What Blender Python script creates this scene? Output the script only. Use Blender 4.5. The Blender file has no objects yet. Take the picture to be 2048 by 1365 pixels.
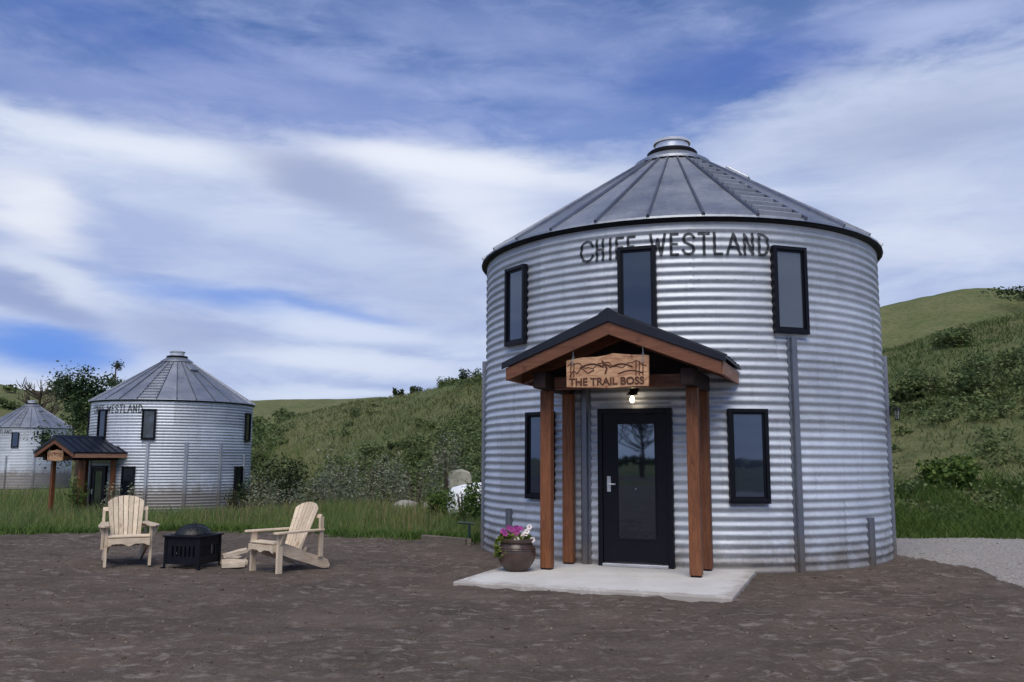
import bpy, math, random
import numpy as np
from mathutils import Vector, Matrix

random.seed(7)
rng = np.random.default_rng(7)
R_ = math.radians
scene = bpy.context.scene
COL = scene.collection

# ------------------------------------------------------------------ camera
CAM_H, PITCH, ROLL, LENS = 1.45, 0.13340, 0.00483, 1750.26 / 2048 * 36.0
cam_d = bpy.data.cameras.new('camera')
cam_d.sensor_width = 36.0
cam_d.sensor_fit = 'HORIZONTAL'
cam_d.lens = LENS
cam_d.clip_start = 0.1
cam_d.clip_end = 6000
cam = bpy.data.objects.new('camera', cam_d)
COL.objects.link(cam)
_fw = Vector((0, math.cos(PITCH), math.sin(PITCH)))
_up = Vector((0, -math.sin(PITCH), math.cos(PITCH)))
_rt = Vector((1, 0, 0))
_r2 = _rt * math.cos(ROLL) + _up * math.sin(ROLL)
_u2 = _up * math.cos(ROLL) - _rt * math.sin(ROLL)
cam.matrix_world = Matrix(((_r2.x, _u2.x, -_fw.x, 0), (_r2.y, _u2.y, -_fw.y, 0), (_r2.z, _u2.z, -_fw.z, CAM_H), (0, 0, 0, 1)))
scene.camera = cam

# ------------------------------------------------------------------ exposure
scene.view_settings.view_transform = 'Standard'
scene.view_settings.look = 'None'
scene.view_settings.exposure = 1.0
scene.view_settings.gamma = 1.0
scene.view_settings.use_curve_mapping = False
scene.cycles.use_adaptive_sampling = True
scene.cycles.adaptive_threshold = 0.025
scene.cycles.max_bounces = 5
scene.cycles.diffuse_bounces = 2
scene.cycles.glossy_bounces = 3
scene.cycles.transmission_bounces = 3
scene.cycles.transparent_max_bounces = 6
scene.cycles.use_denoising = True
scene.cycles.caustics_reflective = False
scene.cycles.caustics_refractive = False

SUN_AZ, SUN_EL = 186.0, 54.0      # degrees: azimuth clockwise from +Y (the view direction), elevation

# ------------------------------------------------------------------ node helper
class NT:
    def __init__(self, tree):
        self.t = tree; self.n = tree.nodes; self.l = tree.links
    def put(self, sock, v):
        if hasattr(v, 'is_output'):
            self.l.new(v, sock)
        elif v is not None:
            if sock.type == 'RGBA' and not hasattr(v, '__len__'):
                v = (v, v, v, 1)
            if sock.type == 'RGBA' and len(v) == 3:
                v = (*v, 1)
            sock.default_value = v
    def add(self, typ, ins=None, **props):
        nd = self.n.new(typ)
        for k, v in props.items():
            setattr(nd, k, v)
        for k, v in (ins or {}).items():
            self.put(nd.inputs[k], v)
        return nd
    def math(self, op, a, b=None, c=None, clamp=False):
        nd = self.n.new('ShaderNodeMath'); nd.operation = op; nd.use_clamp = clamp
        for i, v in enumerate((a, b, c)):
            if v is not None:
                self.put(nd.inputs[i], v)
        return nd.outputs[0]
    def vmath(self, op, a, b=None):
        nd = self.n.new('ShaderNodeVectorMath'); nd.operation = op
        self.put(nd.inputs[0], a)
        if b is not None:
            self.put(nd.inputs[1], b)
        return nd.outputs[0]
    def noise(self, vec, scale, detail=3, rough=0.55, color=False, distort=0.0):
        nd = self.n.new('ShaderNodeTexNoise')
        if vec is not None:
            self.put(nd.inputs['Vector'], vec)
        nd.inputs['Scale'].default_value = scale
        nd.inputs['Detail'].default_value = detail
        nd.inputs['Roughness'].default_value = rough
        nd.inputs['Distortion'].default_value = distort
        return nd.outputs['Color' if color else 'Fac']
    def ramp(self, fac, stops, interp='LINEAR'):
        nd = self.n.new('ShaderNodeValToRGB'); nd.color_ramp.interpolation = interp
        el = nd.color_ramp.elements
        while len(el) < len(stops):
            el.new(0.5)
        for e, (p, c) in zip(el, stops):
            e.position = p
            e.color = (c, c, c, 1) if not hasattr(c, '__len__') else (*c[:3], 1)
        self.put(nd.inputs[0], fac)
        return nd.outputs[0]
    def mix(self, fac, a, b, blend='MIX'):
        nd = self.n.new('ShaderNodeMix'); nd.data_type = 'RGBA'; nd.blend_type = blend
        self.put(nd.inputs[0], fac); self.put(nd.inputs[6], a); self.put(nd.inputs[7], b)
        return nd.outputs[2]
    def mapr(self, v, a, b, c, d):
        nd = self.n.new('ShaderNodeMapRange')
        for i, x in enumerate((v, a, b, c, d)):
            self.put(nd.inputs[i], x)
        return nd.outputs[0]
    def scalevec(self, vec, s):
        nd = self.n.new('ShaderNodeMapping')
        self.put(nd.inputs['Vector'], vec)
        nd.inputs['Scale'].default_value = s
        return nd.outputs[0]

# ------------------------------------------------------------------ world: sky with lens clouds
world = bpy.data.worlds.new('World')
scene.world = world
world.use_nodes = True
wt = world.node_tree
wt.nodes.clear()
w = NT(wt)
sky = w.add('ShaderNodeTexSky', sky_type='NISHITA')
sky.sun_disc = False
sky.sun_elevation = R_(SUN_EL)
sky.sun_rotation = R_(SUN_AZ)
sky.altitude = 1000
sky.air_density = 1.0
sky.dust_density = 0.6
sky.ozone_density = 2.0
tc = w.add('ShaderNodeTexCoord')
D = tc.outputs['Generated']
sx = w.add('ShaderNodeSeparateXYZ', {0: D})
X, Y, Z = sx.outputs
hor = w.math('SQRT', w.math('ADD', w.math('MULTIPLY', X, X), w.math('MULTIPLY', Y, Y)))
az0 = w.math('ARCTAN2', X, Y)
el0 = w.math('DIVIDE', Z, w.math('MAXIMUM', hor, 0.05))
stre = w.scalevec(D, (1.6, 1.6, 7.0))
wob = w.noise(stre, 2.6, 4, 0.6, color=True)
wsep = w.add('ShaderNodeSeparateXYZ', {0: wob})
az = w.math('ADD', az0, w.math('MULTIPLY', w.math('SUBTRACT', wsep.outputs[0], 0.5), 0.13))
el = w.math('ADD', el0, w.math('MULTIPLY', w.math('SUBTRACT', wsep.outputs[1], 0.5), 0.040))
n_str = w.noise(w.scalevec(D, (1.5, 1.5, 6.5)), 3.6, 6, 0.58, distort=0.35)
n_wis = w.noise(w.scalevec(D, (1.4, 1.4, 4.6)), 7.0, 8, 0.62, distort=0.25)
def sc(rgb):      # picture colour -> sky radiance at strength 0.1 and this exposure
    f = lambda v: (v / 255 / 12.92 if v / 255 < 0.04045 else ((v / 255 + 0.055) / 1.055) ** 2.4) / (0.1 * 2 ** 1.0)
    return tuple(f(v) for v in rgb)
blue = w.mix(1.0, sky.outputs[0], (0.44, 0.505, 0.68), 'MULTIPLY')
# thin veil over the blue
veil = w.math('MULTIPLY', w.mapr(n_wis, 0.40, 0.68, 0.03, 0.48), w.mapr(n_str, 0.36, 0.62, 0.25, 1.0))
col = w.mix(veil, blue, sc((168, 182, 224)))
# the high cloud deck below an undulating edge, all round the horizon
fc = w.add('ShaderNodeFloatCurve', {1: w.math('MULTIPLY_ADD', az, 0.1591549, 0.5)})
pts_ = [(0.0000, 0.5500), (0.3090, 0.5500), (0.3806, 0.5167), (0.4126, 0.5695), (0.4272, 0.5906), (0.4432, 0.5955), (0.4535, 0.5855), (0.4696, 0.5971), (0.4881, 0.5982), (0.5070, 0.5870), (0.5238, 0.5819), (0.5375, 0.6059), (0.5474, 0.6656), (0.5612, 0.7094), (0.5879, 0.6936), (0.6273, 0.7000), (0.6910, 0.6000), (1.0000, 0.5500)]
cu = fc.mapping.curves[0]
cu.points[0].location = pts_[0]; cu.points[1].location = pts_[-1]
for p_ in pts_[1:-1]:
    cu.points.new(*p_)
fc.mapping.update()
dep = w.math('SUBTRACT', w.math('MULTIPLY', fc.outputs[0], 0.6), el)          # how far below the edge
dep = w.math('ADD', dep, w.mapr(n_wis, 0.3, 0.7, -0.022, 0.022))
deck = w.mapr(dep, -0.035, 0.035, 0.0, 0.94)
dcol = w.mix(w.mapr(n_str, 0.36, 0.62, 0.0, 1.0), sc((204, 215, 240)), sc((166, 182, 222)))
dcol = w.mix(w.math('MULTIPLY', w.mapr(dep, 0.0, 0.085, 0.70, 0.0), w.mapr(n_str, 0.3, 0.6, 0.4, 1.0)), dcol, sc((232, 239, 252)))
col = w.mix(w.math('MULTIPLY', deck, 1.0, clamp=True), col, dcol)
LAYERS = [    # colour, strength, edge hardness, raggedness, azimuth, elevation, radii, tilt
    ((150, 165, 214), 0.75, 1.0, 0.90, -0.469, 0.383, 0.201, 0.034, -2),
    ((158, 172, 222), 0.55, 1.0, 1.00, -0.227, 0.407, 0.239, 0.049, -6),
    ((170, 184, 228), 0.60, 1.0, 1.00, -0.194, 0.448, 0.110, 0.021, -8),
    ((165, 180, 226), 0.55, 1.0, 1.00, 0.038, 0.435, 0.144, 0.023, -6),
    ((150, 166, 216), 0.55, 1.0, 1.00, 0.014, 0.508, 0.230, 0.051, -4),
    ((150, 168, 218), 0.45, 1.0, 1.00, 0.074, 0.384, 0.178, 0.031, -2),
    ((190, 203, 238), 0.75, 1.0, 0.80, 0.468, 0.473, 0.145, 0.035, -4),
    ((84, 114, 188), 0.70, 1.2, 0.30, 0.266, 0.451, 0.145, 0.037, 8),
    ((80, 112, 185), 0.60, 1.2, 0.30, -0.455, 0.466, 0.162, 0.034, -4),
    ((232, 239, 252), 0.85, 1.2, 0.50, -0.432, 0.336, 0.206, 0.023, -4),
    ((238, 243, 253), 0.90, 1.4, 0.30, -0.074, 0.341, 0.194, 0.022, -6),
    ((232, 238, 252), 0.75, 1.2, 0.40, -0.044, 0.283, 0.094, 0.054, -20),
    ((160, 172, 208), 0.92, 1.7, 0.25, -0.213, 0.311, 0.113, 0.030, -11),
    ((172, 184, 216), 0.75, 1.3, 0.30, -0.114, 0.270, 0.087, 0.026, -24),
    ((242, 245, 252), 0.97, 1.6, 0.30, -0.516, 0.250, 0.049, 0.044, -12),
    ((176, 191, 228), 0.60, 1.2, 0.60, -0.308, 0.218, 0.223, 0.034, -8),
    ((178, 190, 222), 0.55, 1.2, 0.50, -0.084, 0.181, 0.086, 0.035, -20),
    ((200, 212, 238), 0.60, 1.2, 0.50, -0.266, 0.249, 0.164, 0.023, -10),
    ((112, 152, 226), 0.92, 1.5, 0.40, -0.263, 0.168, 0.162, 0.014, -4),
    ((104, 150, 230), 0.95, 1.6, 0.40, -0.502, 0.111, 0.102, 0.021, 0),
    ((164, 178, 216), 0.85, 1.5, 0.30, -0.361, 0.133, 0.076, 0.024, -4),
    ((218, 226, 243), 0.80, 1.6, 0.30, -0.498, 0.181, 0.077, 0.018, -22),
    ((148, 164, 206), 0.90, 1.6, 0.30, -0.506, 0.158, 0.076, 0.017, -18),
    ((212, 223, 245), 0.92, 1.9, 0.30, -0.191, 0.147, 0.120, 0.019, -7),
    ((218, 227, 246), 0.90, 1.9, 0.30, -0.190, 0.108, 0.128, 0.015, -6),
    ((226, 234, 248), 0.70, 1.5, 0.30, -0.513, 0.073, 0.052, 0.008, 0),
    ((220, 230, 247), 0.70, 1.5, 0.30, -0.216, 0.072, 0.131, 0.008, 0),
    ((168, 180, 212), 0.75, 1.3, 0.30, 0.447, 0.352, 0.145, 0.037, 4),
    ((206, 216, 238), 0.60, 1.2, 0.50, 0.453, 0.282, 0.143, 0.038, 0),
    ((178, 190, 222), 0.45, 1.2, 0.50, 0.493, 0.168, 0.072, 0.021, 0),
    ((222, 230, 246), 0.60, 1.2, 0.50, 0.474, 0.228, 0.130, 0.027, 0),
]
for rgb, amp, hard, ragged, a0, e0, ra, re, rot in LAYERS:
    c_, s_ = math.cos(R_(rot)), math.sin(R_(rot))
    p = w.math('MULTIPLY_ADD', az, c_ / ra, w.math('MULTIPLY_ADD', el, s_ / ra, -(a0 * c_ + e0 * s_) / ra))
    q = w.math('MULTIPLY_ADD', az, -s_ / re, w.math('MULTIPLY_ADD', el, c_ / re, (a0 * s_ - e0 * c_) / re))
    d2 = w.math('MULTIPLY_ADD', p, p, w.math('MULTIPLY', q, q))
    d2 = w.math('MULTIPLY', d2, w.mapr(n_wis, 0.3, 0.7, 1 + 0.9 * ragged, 1 - 0.6 * ragged))
    if hard > 1.05:
        d2 = w.math('POWER', d2, hard)
    col = w.mix(w.math('MULTIPLY', w.math('POWER', 0.36788, d2), amp), col, sc(rgb))
final = col
bg = w.add('ShaderNodeBackground', {'Color': final, 'Strength': 0.10})
world.cycles.sampling_method = 'MANUAL'
world.cycles.sample_map_resolution = 512
wo = w.add('ShaderNodeOutputWorld', {'Surface': bg.outputs[0]})

# ------------------------------------------------------------------ sun (veiled by cloud)
sun_d = bpy.data.lights.new('sun', 'SUN')
sun_d.energy = 1.5
sun_d.angle = R_(45)
sun_d.color = (1.0, 0.92, 0.79)
sun = bpy.data.objects.new('sun', sun_d)
COL.objects.link(sun)
_sd = Vector((math.sin(R_(SUN_AZ)) * math.cos(R_(SUN_EL)), math.cos(R_(SUN_AZ)) * math.cos(R_(SUN_EL)), math.sin(R_(SUN_EL))))
sun.rotation_euler = _sd.to_track_quat('Z', 'Y').to_euler()
sun.location = (0, 0, 30)

# ================================================================== materials
MATS = {}
def mat(name):
    m = bpy.data.materials.new(name); m.use_nodes = True
    t = NT(m.node_tree)
    b = m.node_tree.nodes['Principled BSDF']
    MATS[name] = m
    return m, t, b
def coords(t, kind='Object'):
    return t.add('ShaderNodeTexCoord').outputs[kind]
def worldpos(t):
    return t.add('ShaderNodeNewGeometry').outputs['Position']
def bump(t, b, h, strength=0.3, dist=0.02):
    nd = t.add('ShaderNodeBump', {'Height': h, 'Strength': strength, 'Distance': dist})
    t.put(b.inputs['Normal'], nd.outputs[0])

def m_galv(name, col, rough, metallic, var=0.10, dirt=True):
    m, t, b = mat(name)
    P = worldpos(t)
    rnd = t.add('ShaderNodeObjectInfo').outputs['Random']
    big = t.noise(P, 1.3, 4, 0.6)
    sp = t.add('ShaderNodeTexVoronoi', {'Vector': P, 'Scale': 38.0}).outputs['Color']
    spv = t.add('ShaderNodeSeparateXYZ', {0: sp}).outputs[0]
    streak = t.noise(t.scalevec(P, (7, 7, 0.6)), 1.6, 4, 0.65)
    v = t.math('ADD', t.mapr(rnd, 0, 1, 1 - var, 1 + var), t.mapr(big, 0.3, 0.7, -0.10, 0.08))
    v = t.math('ADD', v, t.mapr(spv, 0, 1, -0.05, 0.05))
    c = t.mix(1.0, col, t.add('ShaderNodeCombineXYZ', {0: v, 1: v, 2: v}).outputs[0], 'MULTIPLY')
    st = t.mapr(streak, 0.56, 0.75, 0.0, 0.55)
    c = t.mix(st, c, (col[0] * 0.62, col[1] * 0.62, col[2] * 0.62))
    if dirt:
        oz = t.add('ShaderNodeSeparateXYZ', {0: P}).outputs[2]
        dn = t.noise(P, 3.0, 4, 0.7)
        dm = t.math('MULTIPLY', t.mapr(t.math('ADD', oz, t.mapr(dn, 0.3, 0.7, -0.25, 0.2)), 0.0, 0.45, 0.75, 0.0), 1.0, clamp=True)
        c = t.mix(dm, c, (0.16, 0.13, 0.10))
        t.put(b.inputs['Metallic'], t.math('SUBTRACT', metallic, t.math('MULTIPLY', dm, 0.5 * metallic)))
    else:
        b.inputs['Metallic'].default_value = metallic
    t.put(b.inputs['Base Color'], c)
    t.put(b.inputs['Roughness'], t.math('ADD', t.mapr(big, 0.3, 0.7, rough - 0.07, rough + 0.09), t.mapr(spv, 0, 1, -0.04, 0.04)))
    bump(t, b, t.noise(P, 6.0, 3, 0.5), 0.25, 0.02)
    return m
m_galv('galvanised', (0.53, 0.57, 0.625), 0.60, 0.66, 0.15)
m_galv('galvanised_roof', (0.36, 0.385, 0.42), 0.50, 0.85, 0.07, False)
m_galv('galvanised_dark', (0.21, 0.225, 0.26), 0.45, 0.85, 0.10, True)
m_galv('galvanised_rail', (0.42, 0.45, 0.50), 0.5, 0.75, 0.10, True)
m_galv('cap_metal', (0.80, 0.80, 0.82), 0.35, 0.7, 0.04, False)

def m_plain(name, col, rough=0.5, metallic=0.0, nscale=8.0, namt=0.15, bmp=0.1, spec=0.5):
    m, t, b = mat(name)
    P = coords(t)
    n = t.noise(P, nscale, 4, 0.6)
    v = t.mapr(n, 0.3, 0.7, 1 - namt, 1 + namt)
    c = t.mix(1.0, col, t.add('ShaderNodeCombineXYZ', {0: v, 1: v, 2: v}).outputs[0], 'MULTIPLY')
    t.put(b.inputs['Base Color'], c)
    t.put(b.inputs['Roughness'], t.mapr(n, 0.3, 0.7, rough - 0.06, rough + 0.06))
    b.inputs['Metallic'].default_value = metallic
    b.inputs['Specular IOR Level'].default_value = spec
    if bmp:
        bump(t, b, n, bmp, 0.01)
    return m
m_plain('black_frame', (0.0032, 0.0040, 0.0085), 0.45, 0, 14, 0.15, 0.03, 0.22)
m_plain('black_trim', (0.005, 0.005, 0.007), 0.55, 0, 8, 0.15, 0.1, 0.2)
m_plain('porch_metal', (0.008, 0.011, 0.020), 0.42, 0.0, 3, 0.2, 0.05, 0.35)
m_plain('soot_steel', (0.0045, 0.005, 0.009), 0.50, 0.0, 12, 0.4, 0.15, 0.25)
m, t, b = mat('letter_paint')
P = worldpos(t)
c = t.mix(t.mapr(t.noise(P, 16, 5, 0.7), 0.50, 0.66, 0, 0.65), (0.020, 0.025, 0.034), (0.17, 0.185, 0.21))
t.put(b.inputs['Base Color'], c); b.inputs['Roughness'].default_value = 0.7
m_plain('threshold_metal', (0.55, 0.56, 0.58), 0.35, 0.8)
m_plain('hook_steel', (0.42, 0.42, 0.42), 0.4, 0.8)
m_plain('pot_glaze', (0.062, 0.038, 0.030), 0.32, 0, 9, 0.35, 0.15)
m_plain('soil', (0.03, 0.022, 0.016), 0.95)
m_plain('green_paint', (0.012, 0.035, 0.028), 0.5)
m_plain('white_plastic', (0.74, 0.77, 0.80), 0.5, 0, 3, 0.12, 0.1)
m_plain('pale_stone', (0.30, 0.29, 0.255), 0.9, 0, 4, 0.3, 0.5)
m_plain('cream_block', (0.36, 0.35, 0.28), 0.85, 0, 5, 0.25, 0.3)

def m_wood(name, col, dark, rough, scale=(14, 14, 1.2), knots=0.5, spec=0.35):
    m, t, b = mat(name)
    P = coords(t)
    rnd = t.add('ShaderNodeObjectInfo').outputs['Random']
    off = t.vmath('ADD', P, t.add('ShaderNodeCombineXYZ', {0: t.math('MULTIPLY', rnd, 17.0), 1: t.math('MULTIPLY', rnd, 5.0), 2: t.math('MULTIPLY', rnd, 31.0)}).outputs[0])
    g = t.noise(t.scalevec(off, scale), 3.0, 5, 0.6, distort=1.2)
    g2 = t.noise(off, 2.2, 3, 0.5)
    kn = t.noise(t.scalevec(off, (6, 6, 2.4)), 1.4, 2, 0.5)
    c = t.mix(t.mapr(g, 0.35, 0.68, 0, 1), col, dark)
    v = t.math('ADD', t.mapr(rnd, 0, 1, 0.82, 1.08), t.mapr(g2, 0.3, 0.7, -0.12, 0.10))
    c = t.mix(1.0, c, t.add('ShaderNodeCombineXYZ', {0: v, 1: v, 2: v}).outputs[0], 'MULTIPLY')
    c = t.mix(t.math('MULTIPLY', t.mapr(kn, 0.68, 0.74, 0, 1), knots, clamp=True), c, (dark[0] * 0.5, dark[1] * 0.42, dark[2] * 0.4))
    t.put(b.inputs['Base Color'], c)
    t.put(b.inputs['Roughness'], t.mapr(g, 0.3, 0.7, rough - 0.08, rough + 0.08))
    b.inputs['Specular IOR Level'].default_value = spec
    bump(t, b, g, 0.18, 0.006)
    return m
m_wood('stained_timber', (0.235, 0.092, 0.038), (0.120, 0.040, 0.018), 0.55)
m_wood('stained_timber_across', (0.205, 0.084, 0.043), (0.11, 0.041, 0.022), 0.5, (1.2, 14, 14))
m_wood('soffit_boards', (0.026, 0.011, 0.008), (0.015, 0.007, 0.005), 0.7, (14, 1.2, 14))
m_wood('pine', (0.74, 0.63, 0.48), (0.56, 0.44, 0.31), 0.6, (12, 12, 1.5), 0.6)
m_wood('pine_length', (0.72, 0.60, 0.45), (0.50, 0.38, 0.26), 0.6, (12, 1.5, 12), 0.6)
m_wood('firewood_split', (0.60, 0.52, 0.42), (0.38, 0.30, 0.22), 0.8, (2.0, 16, 16), 0.2)
m_wood('bark', (0.10, 0.075, 0.055), (0.045, 0.033, 0.025), 0.9, (9, 9, 1.5), 0.0)
m_wood('weathered_timber', (0.20, 0.17, 0.14), (0.09, 0.075, 0.06), 0.85, (1.4, 12, 12), 0.2)
m_wood('sign_wood', (0.58, 0.36, 0.21), (0.30, 0.135, 0.07), 0.6, (1.6, 8, 7), 0.8)
m_wood('sign_wood_pale', (0.50, 0.36, 0.26), (0.34, 0.22, 0.15), 0.6, (1.6, 8, 7), 0.3)
m_plain('burnt_groove', (0.085, 0.030, 0.014), 0.8)

# glass panes: dark room behind a strongly mirroring double pane
def m_glass(name, col, ior):
    m, t, b = mat(name)
    P = coords(t)
    n = t.noise(P, 2.2, 2, 0.5)
    b.inputs['Base Color'].default_value = (*col, 1)
    b.inputs['Roughness'].default_value = 0.025
    b.inputs['IOR'].default_value = ior
    b.inputs['Specular Tint'].default_value = (0.66, 0.80, 1.0, 1)
    bump(t, b, n, 0.035, 0.02)
    return m
m_glass('pane_dark', (0.006, 0.008, 0.014), 2.0)
m_glass('pane_door', (0.004, 0.005, 0.008), 2.9)
m_glass('pane_blind', (0.080, 0.090, 0.100), 1.9)
m_glass('pane_blue', (0.016, 0.022, 0.040), 2.1)

# lamp bulb: a lit filament bulb
m, t, b = mat('lit_bulb')
b.inputs['Base Color'].default_value = (1, 0.8, 0.5, 1)
b.inputs['Emission Color'].default_value = (1.0, 0.80, 0.52, 1)
b.inputs['Emission Strength'].default_value = 7.0
m, t, b = mat('clear_glass')
b.inputs['Base Color'].default_value = (0.75, 0.78, 0.8, 1)
b.inputs['Roughness'].default_value = 0.05
b.inputs['Transmission Weight'].default_value = 0.85
b.inputs['IOR'].default_value = 1.2

# concrete
m, t, b = mat('concrete')
P = worldpos(t)
n1 = t.noise(P, 1.7, 5, 0.6); n2 = t.noise(P, 30, 3, 0.6)
c = t.mix(t.mapr(n1, 0.35, 0.7, 0, 1), (0.60, 0.595, 0.575), (0.50, 0.49, 0.465))
c = t.mix(t.mapr(n2, 0.55, 0.8, 0, 0.35), c, (0.38, 0.37, 0.35))
dn = t.noise(P, 4.5, 5, 0.7)
c = t.mix(t.mapr(dn, 0.60, 0.80, 0, 0.55), c, (0.22, 0.18, 0.15))
so = t.add('ShaderNodeSeparateXYZ', {0: coords(t)})
ed = t.math('MINIMUM', t.math('MINIMUM', t.math('ADD', so.outputs[0], 1.62), t.math('SUBTRACT', 1.50, so.outputs[0])), t.math('ADD', so.outputs[1], 5.38))
ed = t.math('ADD', ed, t.mapr(dn, 0.3, 0.7, -0.16, 0.16))
c = t.mix(t.mapr(ed, 0.0, 0.16, 0.6, 0), c, (0.24, 0.20, 0.165))
t.put(b.inputs['Base Color'], c); b.inputs['Roughness'].default_value = 0.85
bump(t, b, n2, 0.12, 0.005)

# dirt of the yard
m, t, b = mat('dirt')
P = worldpos(t)
big = t.noise(P, 0.35, 4, 0.6)
mid = t.noise(P, 1.5, 5, 0.65)
smallv = t.noise(t.scalevec(P, (1.0, 1.6, 1.0)), 5.0, 5, 0.68, distort=0.15)
patch = t.noise(t.scalevec(P, (0.7, 1.5, 1.0)), 1.1, 3, 0.5, distort=0.4)
fine = t.noise(P, 26, 5, 0.7)
grit = t.add('ShaderNodeTexVoronoi', {'Vector': P, 'Scale': 60.0}).outputs['Distance']
c = t.mix(t.mapr(big, 0.35, 0.65, 0, 1), (0.088, 0.072, 0.059), (0.115, 0.088, 0.070))
c = t.mix(t.mapr(t.noise(P, 0.8, 4, 0.55, distort=0.6), 0.50, 0.66, 0, 0.55), c, (0.050, 0.041, 0.034))
c = t.mix(t.mapr(mid, 0.40, 0.72, 0, 0.7), c, (0.062, 0.051, 0.042))
c = t.mix(t.mapr(patch, 0.50, 0.72, 0, 0.45), c, (0.150, 0.124, 0.102))
c = t.mix(t.math('MULTIPLY', t.mapr(smallv, 0.53, 0.64, 0, 0.9), t.mapr(t.noise(P, 0.55, 3, 0.55), 0.36, 0.58, 0.22, 1.0)), c, (0.215, 0.188, 0.165))
c = t.mix(t.mapr(fine, 0.50, 0.75, 0, 0.5), c, (0.185, 0.160, 0.142))
c = t.mix(t.mapr(fine, 0.25, 0.42, 0.55, 0), c, (0.045, 0.037, 0.032))
t.put(b.inputs['Base Color'], c)
b.inputs['Roughness'].default_value = 0.95
b.inputs['Specular IOR Level'].default_value = 0.15
hh = t.math('ADD', t.math('MULTIPLY', fine, 0.5), t.math('ADD', t.math('MULTIPLY', grit, 0.25), smallv))
bump(t, b, hh, 0.75, 0.03)

# gravel of the drive
m, t, b = mat('gravel')
P = worldpos(t)
vor = t.add('ShaderNodeTexVoronoi', {'Vector': P, 'Scale': 44.0})
vs = t.add('ShaderNodeSeparateXYZ', {0: vor.outputs['Color']}).outputs[0]
big = t.noise(P, 0.6, 4, 0.6)
c = t.ramp(vs, [(0.0, (0.17, 0.158, 0.145)), (0.5, (0.31, 0.29, 0.268)), (1.0, (0.44, 0.415, 0.385))])
c = t.mix(t.mapr(big, 0.35, 0.7, 0, 0.55), c, (0.27, 0.25, 0.235))
t.put(b.inputs['Base Color'], c); b.inputs['Roughness'].default_value = 0.9
bump(t, b, vor.outputs['Distance'], 0.6, 0.03)

# hill turf
m, t, b = mat('turf')
P = worldpos(t)
big = t.noise(P, 0.05, 4, 0.6); mid = t.noise(P, 0.22, 5, 0.65); sm = t.noise(P, 1.6, 5, 0.7); fi = t.noise(P, 9, 4, 0.7)
c = t.mix(t.mapr(mid, 0.36, 0.64, 0, 1), (0.105, 0.152, 0.056), (0.195, 0.205, 0.095))
c = t.mix(t.mapr(big, 0.42, 0.66, 0, 0.85), c, (0.225, 0.218, 0.108))
c = t.mix(t.mapr(sm, 0.46, 0.64, 0, 0.75), c, (0.078, 0.112, 0.042))
c = t.mix(t.mapr(fi, 0.5, 0.8, 0, 0.5), c, (0.21, 0.195, 0.095))
t.put(b.inputs['Base Color'], c); b.inputs['Roughness'].default_value = 0.95
b.inputs['Specular IOR Level'].default_value = 0.1
bump(t, b, t.math('ADD', sm, fi), 0.9, 0.25)

def m_leaf(name, cols, rough=0.6, trans=0.25, patch=None):
    m, t, b = mat(name)
    g = t.add('ShaderNodeNewGeometry')
    r = g.outputs['Random Per Island']
    c = t.ramp(r, [(i / (len(cols) - 1), k) for i, k in enumerate(cols)])
    n = t.noise(g.outputs['Position'], 0.9, 3, 0.6)
    c = t.mix(t.mapr(n, 0.35, 0.7, 0, 0.45), c, t.mix(1.0, c, (1.45, 1.25, 0.8), 'MULTIPLY'))
    if patch:
        c = t.mix(t.mapr(t.noise(g.outputs['Position'], 0.085, 5, 0.62), 0.43, 0.58, 0, 0.95), c, t.mix(1.0, c, patch, 'MULTIPLY'))
    t.put(b.inputs['Base Color'], c)
    b.inputs['Roughness'].default_value = rough
    b.inputs['Specular IOR Level'].default_value = 0.2
    tr = t.add('ShaderNodeBsdfTranslucent', {'Color': c})
    mx = t.add('ShaderNodeMixShader', {0: trans})
    t.l.new(b.outputs[0], mx.inputs[1]); t.l.new(tr.outputs[0], mx.inputs[2])
    t.l.new(mx.outputs[0], m.node_tree.nodes['Material Output'].inputs[0])
    return m
m_leaf('grass_tall', [(0.095, 0.160, 0.046), (0.140, 0.225, 0.068), (0.175, 0.240, 0.090), (0.26, 0.25, 0.130)], trans=0.45)
m_leaf('grass_edge', [(0.055, 0.110, 0.026), (0.090, 0.165, 0.038), (0.125, 0.185, 0.052)], trans=0.4)
m_leaf('grass_hill', [(0.098, 0.138, 0.052), (0.142, 0.178, 0.070), (0.195, 0.214, 0.098), (0.265, 0.255, 0.138)], trans=0.45, patch=(0.50, 0.68, 0.55))
m_leaf('brush_leaf', [(0.050, 0.080, 0.034), (0.088, 0.132, 0.052), (0.120, 0.165, 0.068), (0.160, 0.190, 0.090)])
m_leaf('silver_leaf', [(0.070, 0.098, 0.058), (0.120, 0.148, 0.098), (0.195, 0.218, 0.165), (0.32, 0.33, 0.275)])
m_leaf('green_leaf', [(0.040, 0.080, 0.020), (0.070, 0.130, 0.030), (0.115, 0.165, 0.045)])
m_leaf('dark_leaf', [(0.018, 0.032, 0.015), (0.030, 0.052, 0.020), (0.048, 0.072, 0.028)])
m_leaf('spruce_needle', [(0.026, 0.050, 0.026), (0.044, 0.080, 0.036), (0.072, 0.110, 0.050)])
m_leaf('petal_purple', [(0.20, 0.025, 0.18), (0.32, 0.05, 0.29), (0.42, 0.13, 0.40)], 0.5)
m_leaf('petal_white', [(0.72, 0.68, 0.74), (0.82, 0.80, 0.84)], 0.5)
m_plain('petal_throat', (0.05, 0.005, 0.06), 0.6)
m_leaf('pot_leaf', [(0.05, 0.09, 0.015), (0.10, 0.15, 0.03), (0.20, 0.23, 0.06)], 0.5)
M = MATS

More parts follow.
